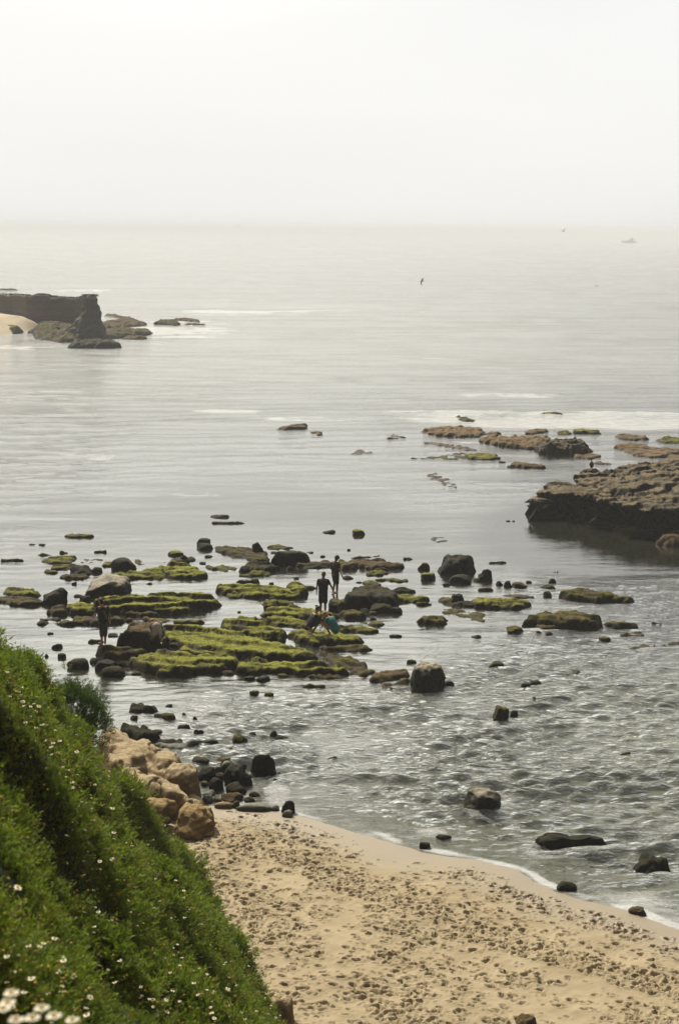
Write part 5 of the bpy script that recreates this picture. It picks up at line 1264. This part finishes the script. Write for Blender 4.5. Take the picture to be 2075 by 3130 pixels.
person(unproj(318, 1970, .44), .25, J_(head=(-.05, .12, 1.58), neck=(-.02, .06, 1.45), chest=(0, .03, 1.24), shl=(-.18, .04, 1.38), shr=(.17, .03, 1.38), ell=(-.27, .10, 1.13), wrl=(-.33, .30, .98), elr=(.24, .0, 1.10), wrr=(.26, .08, .86), face=(-.3, .8, -.65),
       knl=(-.06, .05, .50), anl=(-.07, -.02, .08), knr=(.07, .03, .5), anr=(.05, -.04, .08), tol=(-.16, .12, .03), tor=(.03, .14, .03)),
       'barefoot person in dark top and patterned shorts standing on a rock at the left', skin='skinred', shirt='black', pants='check', hair='hairdark', pantlen=1.35, group=PG, scale=1.04, hairlen=.10, loose=.05)
p5 = [o for o in C.objects if o.name.startswith('person')][-1]
pr = fused('shirt_print', [((.03, -.155, 1.30), .035, (.08, -.155, 1.12), .045), ((.08, -.155, 1.12), .045, (.09, -.150, 1.02), .035)], M['teal'], p5, .012, 2)
pr.data.materials[0] = simple('faded_teal_print', (.05, .10, .09), .8, .3, 12)
person(unproj(482, 1962, .30), .25, S_(head=(-.16, .30, .72), neck=(-.08, .24, .70), chest=(-.02, .10, .60), wrl=(-.22, .42, .45), ell=(-.25, .3, .55)), 'person in a pale shirt with reddish hair bending down behind the black flat topped block', skin='skinred', shirt='cream', pants='char', hair='hairred', group=PG, sleeve=.4, pantlen=1.0)

# ------------------------------------------------------------------ birds
M['feather'] = simple('dark_brown_feathers', (.05, .038, .028), .8, .3, 12)
M['featherl'] = simple('grey_brown_feathers', (.16, .13, .10), .8, .3, 12)
M['bill'] = simple('pelican_bill', (.20, .17, .09), .6, .2, 12)
def wing(span, chord, lift, droop, s):
    V = []; n = 10
    for i in range(n):
        f = i / (n - 1); x = s * span * f; z = lift * span * math.sin(min(1, f * 1.9) * math.pi / 2) * (1 if f < .5 else 1) - droop * span * max(0, f - .45)
        ch = chord * (1 - .25 * f) * (1 if f < .8 else (1 - (f - .8) / .2 * .8)); sw = -.25 * span * max(0, f - .4)
        for (a, b) in ((ch * .5, 0), (ch * .2, .018), (-ch * .5, .0), (ch * .1, -.010)): V.append((x, a + sw, z + b * (1 - f * .8)))
    F = [(i * 4 + k, i * 4 + (k + 1) % 4, (i + 1) * 4 + (k + 1) % 4, (i + 1) * 4 + k) for i in range(n - 1) for k in range(4)]
    F += [(0, 1, 2, 3), tuple((n - 1) * 4 + k for k in (3, 2, 1, 0))]
    return V, F
def bird(px, py, dist, span, rz, roll, lift, droop, label, mat='feather', pitch=0):
    p = at_dist(px, py, dist); root = empty('seabird', tuple(p)); root.rotation_euler = (pitch, roll, rz)
    tag(root, label, 'bird', 'seabirds flying over the water')
    fused('body', [((0, -.22, 0), .035, (0, -.05, 0), .075), ((0, -.05, 0), .075, (0, .14, .01), .060), ((0, .14, .01), .05, (0, .25, .03), .04), ((0, .28, .03), .012, (0, .36, .02), .006), ((0, -.22, 0), .03, (0, -.38, 0), .02)], M[mat], root, .012, 3)
    for s in (-1, 1):
        V, F = wing(span / 2, .22, lift, droop, s); mesh_obj('wing', V, F, M[mat], root)
    return root
bird(1290, 859, 210, 1.7, 1.9, .75, .25, .75, 'dark seabird with bent wings flying low over the water left of the boat')
bird(1722, 707, 300, 1.5, .5, -.55, .5, .2, 'seabird gliding just at the horizon between the middle and the boat', 'featherl')
bird(729, 691, 300, 1.5, .1, .1, .30, .75, 'faint seabird with arched wings above the horizon, left half of the sky', 'featherl')
bird(1822, 874, 260, .9, 1.3, .1, .1, .1, 'tiny faint bird skimming the sea below the boat', 'featherl')
# pelican standing on the platform
dg = bpy.context.evaluated_depsgraph_get(); dg.update()
sxp, syp = 1806, 1436
best = None
d_ = _f + (sxp - 1037.5) / FPX * _r + (1565.0 - syp) / FPX * _u
mw = PLATO.matrix_world.inverted() if PLATO.matrix_world.translation.length > 0 else Matrix.Translation(PLATO.location).inverted()
hit, hp_, _, _ = PLATO.ray_cast(Vector((0, 0, CH)) - Vector(PLATO.location), Vector(d_).normalized())
pp = (hp_ + Vector(PLATO.location)) if hit else Vector(unproj(sxp, syp, 1.6))
pel = empty('pelican', pp, .15); pel.scale = (.92,) * 3
tag(pel, 'brown pelican standing on the left end of the rock platform', 'bird')
fused('body', [((0, -.02, .28), .10, (0, .0, .42), .12), ((0, 0, .42), .12, (0, .0, .50), .08), ((0, -.03, .26), .07, (0, -.10, .14), .035), ((0, 0, .50), .055, (.0, -.02, .62), .032), ((0, -.02, .62), .03, (-.01, .02, .70), .03), ((-.01, .02, .70), .036, (-.05, .03, .71), .032),
               ((-.05, 0, .22), .022, (-.05, 0, .04), .014), ((.05, 0, .22), .022, (.05, 0, .04), .014), ((-.05, 0, .02), .014, (-.05, .09, .015), .012), ((.05, 0, .02), .014, (.05, .09, .015), .012)], M['feather'], pel, .01, 3)
fused('bill', [((-.07, .03, .71), .02, (-.30, .05, .68), .008), ((-.07, .03, .69), .02, (-.18, .04, .675), .016)], M['bill'], pel, .006, 2)
for s in (-1, 1):
    fused('wing', [((s * .10, .0, .46), .045, (s * .115, -.03, .32), .045), ((s * .115, -.03, .32), .045, (s * .06, -.09, .16), .02)], M['featherl' if s > 0 else 'feather'], pel, .01, 3)

# ------------------------------------------------------------------ boats
M['hull'] = simple('white_boat_paint', (.42, .42, .40), .5, .1, 1)
M['hulld'] = simple('dark_boat_paint', (.09, .09, .085), .5, .2, 1)
M['glass'] = simple('boat_windows', (.02, .022, .025), .1, .1, 1)
def loft(name, secs, mat, parent):
    """secs: list of (x, [(y,z),...]) cross sections"""
    n = len(secs[0][1]); V = [(x, y, z) for x, pr_ in secs for (y, z) in pr_]
    F = [(i * n + k, i * n + (k + 1) % n, (i + 1) * n + (k + 1) % n, (i + 1) * n + k) for i in range(len(secs) - 1) for k in range(n)]
    F += [tuple(range(n))[::-1], tuple((len(secs) - 1) * n + k for k in range(n))]
    return mesh_obj(name, V, F, mat, parent, smooth=False)
def box(name, x0, x1, y0, y1, z0, z1, mat, parent, rake=0):
    return loft(name, [(x0, [(y0, z0), (y1, z0), (y1 * .9, z1), (y0 * .9, z1)]), (x1, [(y0, z0), (y1, z0), (y1 * .9, z1), (y0 * .9, z1)])], mat, parent) if not rake else \
        mesh_obj(name, [(x0, y0, z0), (x0, y1, z0), (x1, y1, z0), (x1, y0, z0), (x0 + rake, y0 * .9, z1), (x0 + rake, y1 * .9, z1), (x1, y1 * .9, z1), (x1, y0 * .9, z1)],
                 [(3, 2, 1, 0), (4, 5, 6, 7), (0, 1, 5, 4), (1, 2, 6, 5), (2, 3, 7, 6), (3, 0, 4, 7)], mat, parent, smooth=False)
def boat(px, py, L, label, dark=False):
    p = unproj(px, py, 0); root = empty('fishing_boat', (p[0], p[1], 0), .05); tag(root, label, 'boat', 'boats far out in the haze')
    k = L / 25.0; root.scale = (k,) * 3
    secs = []
    for x, bw, zt in ((-12.5, .15, 3.3), (-10, 1.5, 3.0), (-6, 2.6, 2.5), (0, 3.0, 2.0), (8, 2.9, 1.8), (12, 2.6, 1.8)):
        secs.append((x, [(-bw, zt), (-bw * .85, .6), (-bw * .3, -.6), (bw * .3, -.6), (bw * .85, .6), (bw, zt)]))
    loft('hull', secs, M['hull'], root)
    box('cabin', -3.5, 7.5, -2.2, 2.2, 1.9, 4.4, M['hull'], root, rake=1.2)
    wb = box('cabin_window', -2.75, 6.8, -2.22, 2.22, 3.0, 3.75, M['glass'], root)
    box('wheelhouse', 1.2, 5.8, -1.8, 1.8, 4.42, 7.0, M['hulld'], root, rake=.8)
    box('roof', .8, 6.8, -2.0, 2.0, 7.02, 7.25, M['hull'], root)
    mesh_obj('mast', *cyl(3.5, 0, 7.2, 11.5, .12), M['hulld'], root)
    mesh_obj('boom', *cyl(10.5, 0, 1.8, 5.6, .10), M['hulld'], root)
    mesh_obj('railing', *[np.array([v for q in range(8) for v in [(-11 + q * 1.1 + dx, sd * (.9 + .16 * q), z) for dx in (-.04, .04) for sd in (-1, 1) for z in (2.5, 4.0)]]), [(8 * q, 8 * q + 1, 8 * q + 5, 8 * q + 4) for q in range(8)] + [(8 * q + 2, 8 * q + 3, 8 * q + 7, 8 * q + 6) for q in range(8)]], M['hulld'], root, smooth=False)
def cyl(x, y, z0, z1, r, n=8):
    V = [(x + r * math.cos(6.283 * k / n), y + r * math.sin(6.283 * k / n), z) for z in (z0, z1) for k in range(n)]
    return V, [(k, (k + 1) % n, n + (k + 1) % n, n + k) for k in range(n)] + [tuple(range(n))[::-1], tuple(range(n, 2 * n))]
boat(1922, 742, 26, 'grey white motor boat with a high wheelhouse in the haze near the right edge')
boat(1078, 717, 26, 'barely visible low boat on the horizon near the middle of the photo')
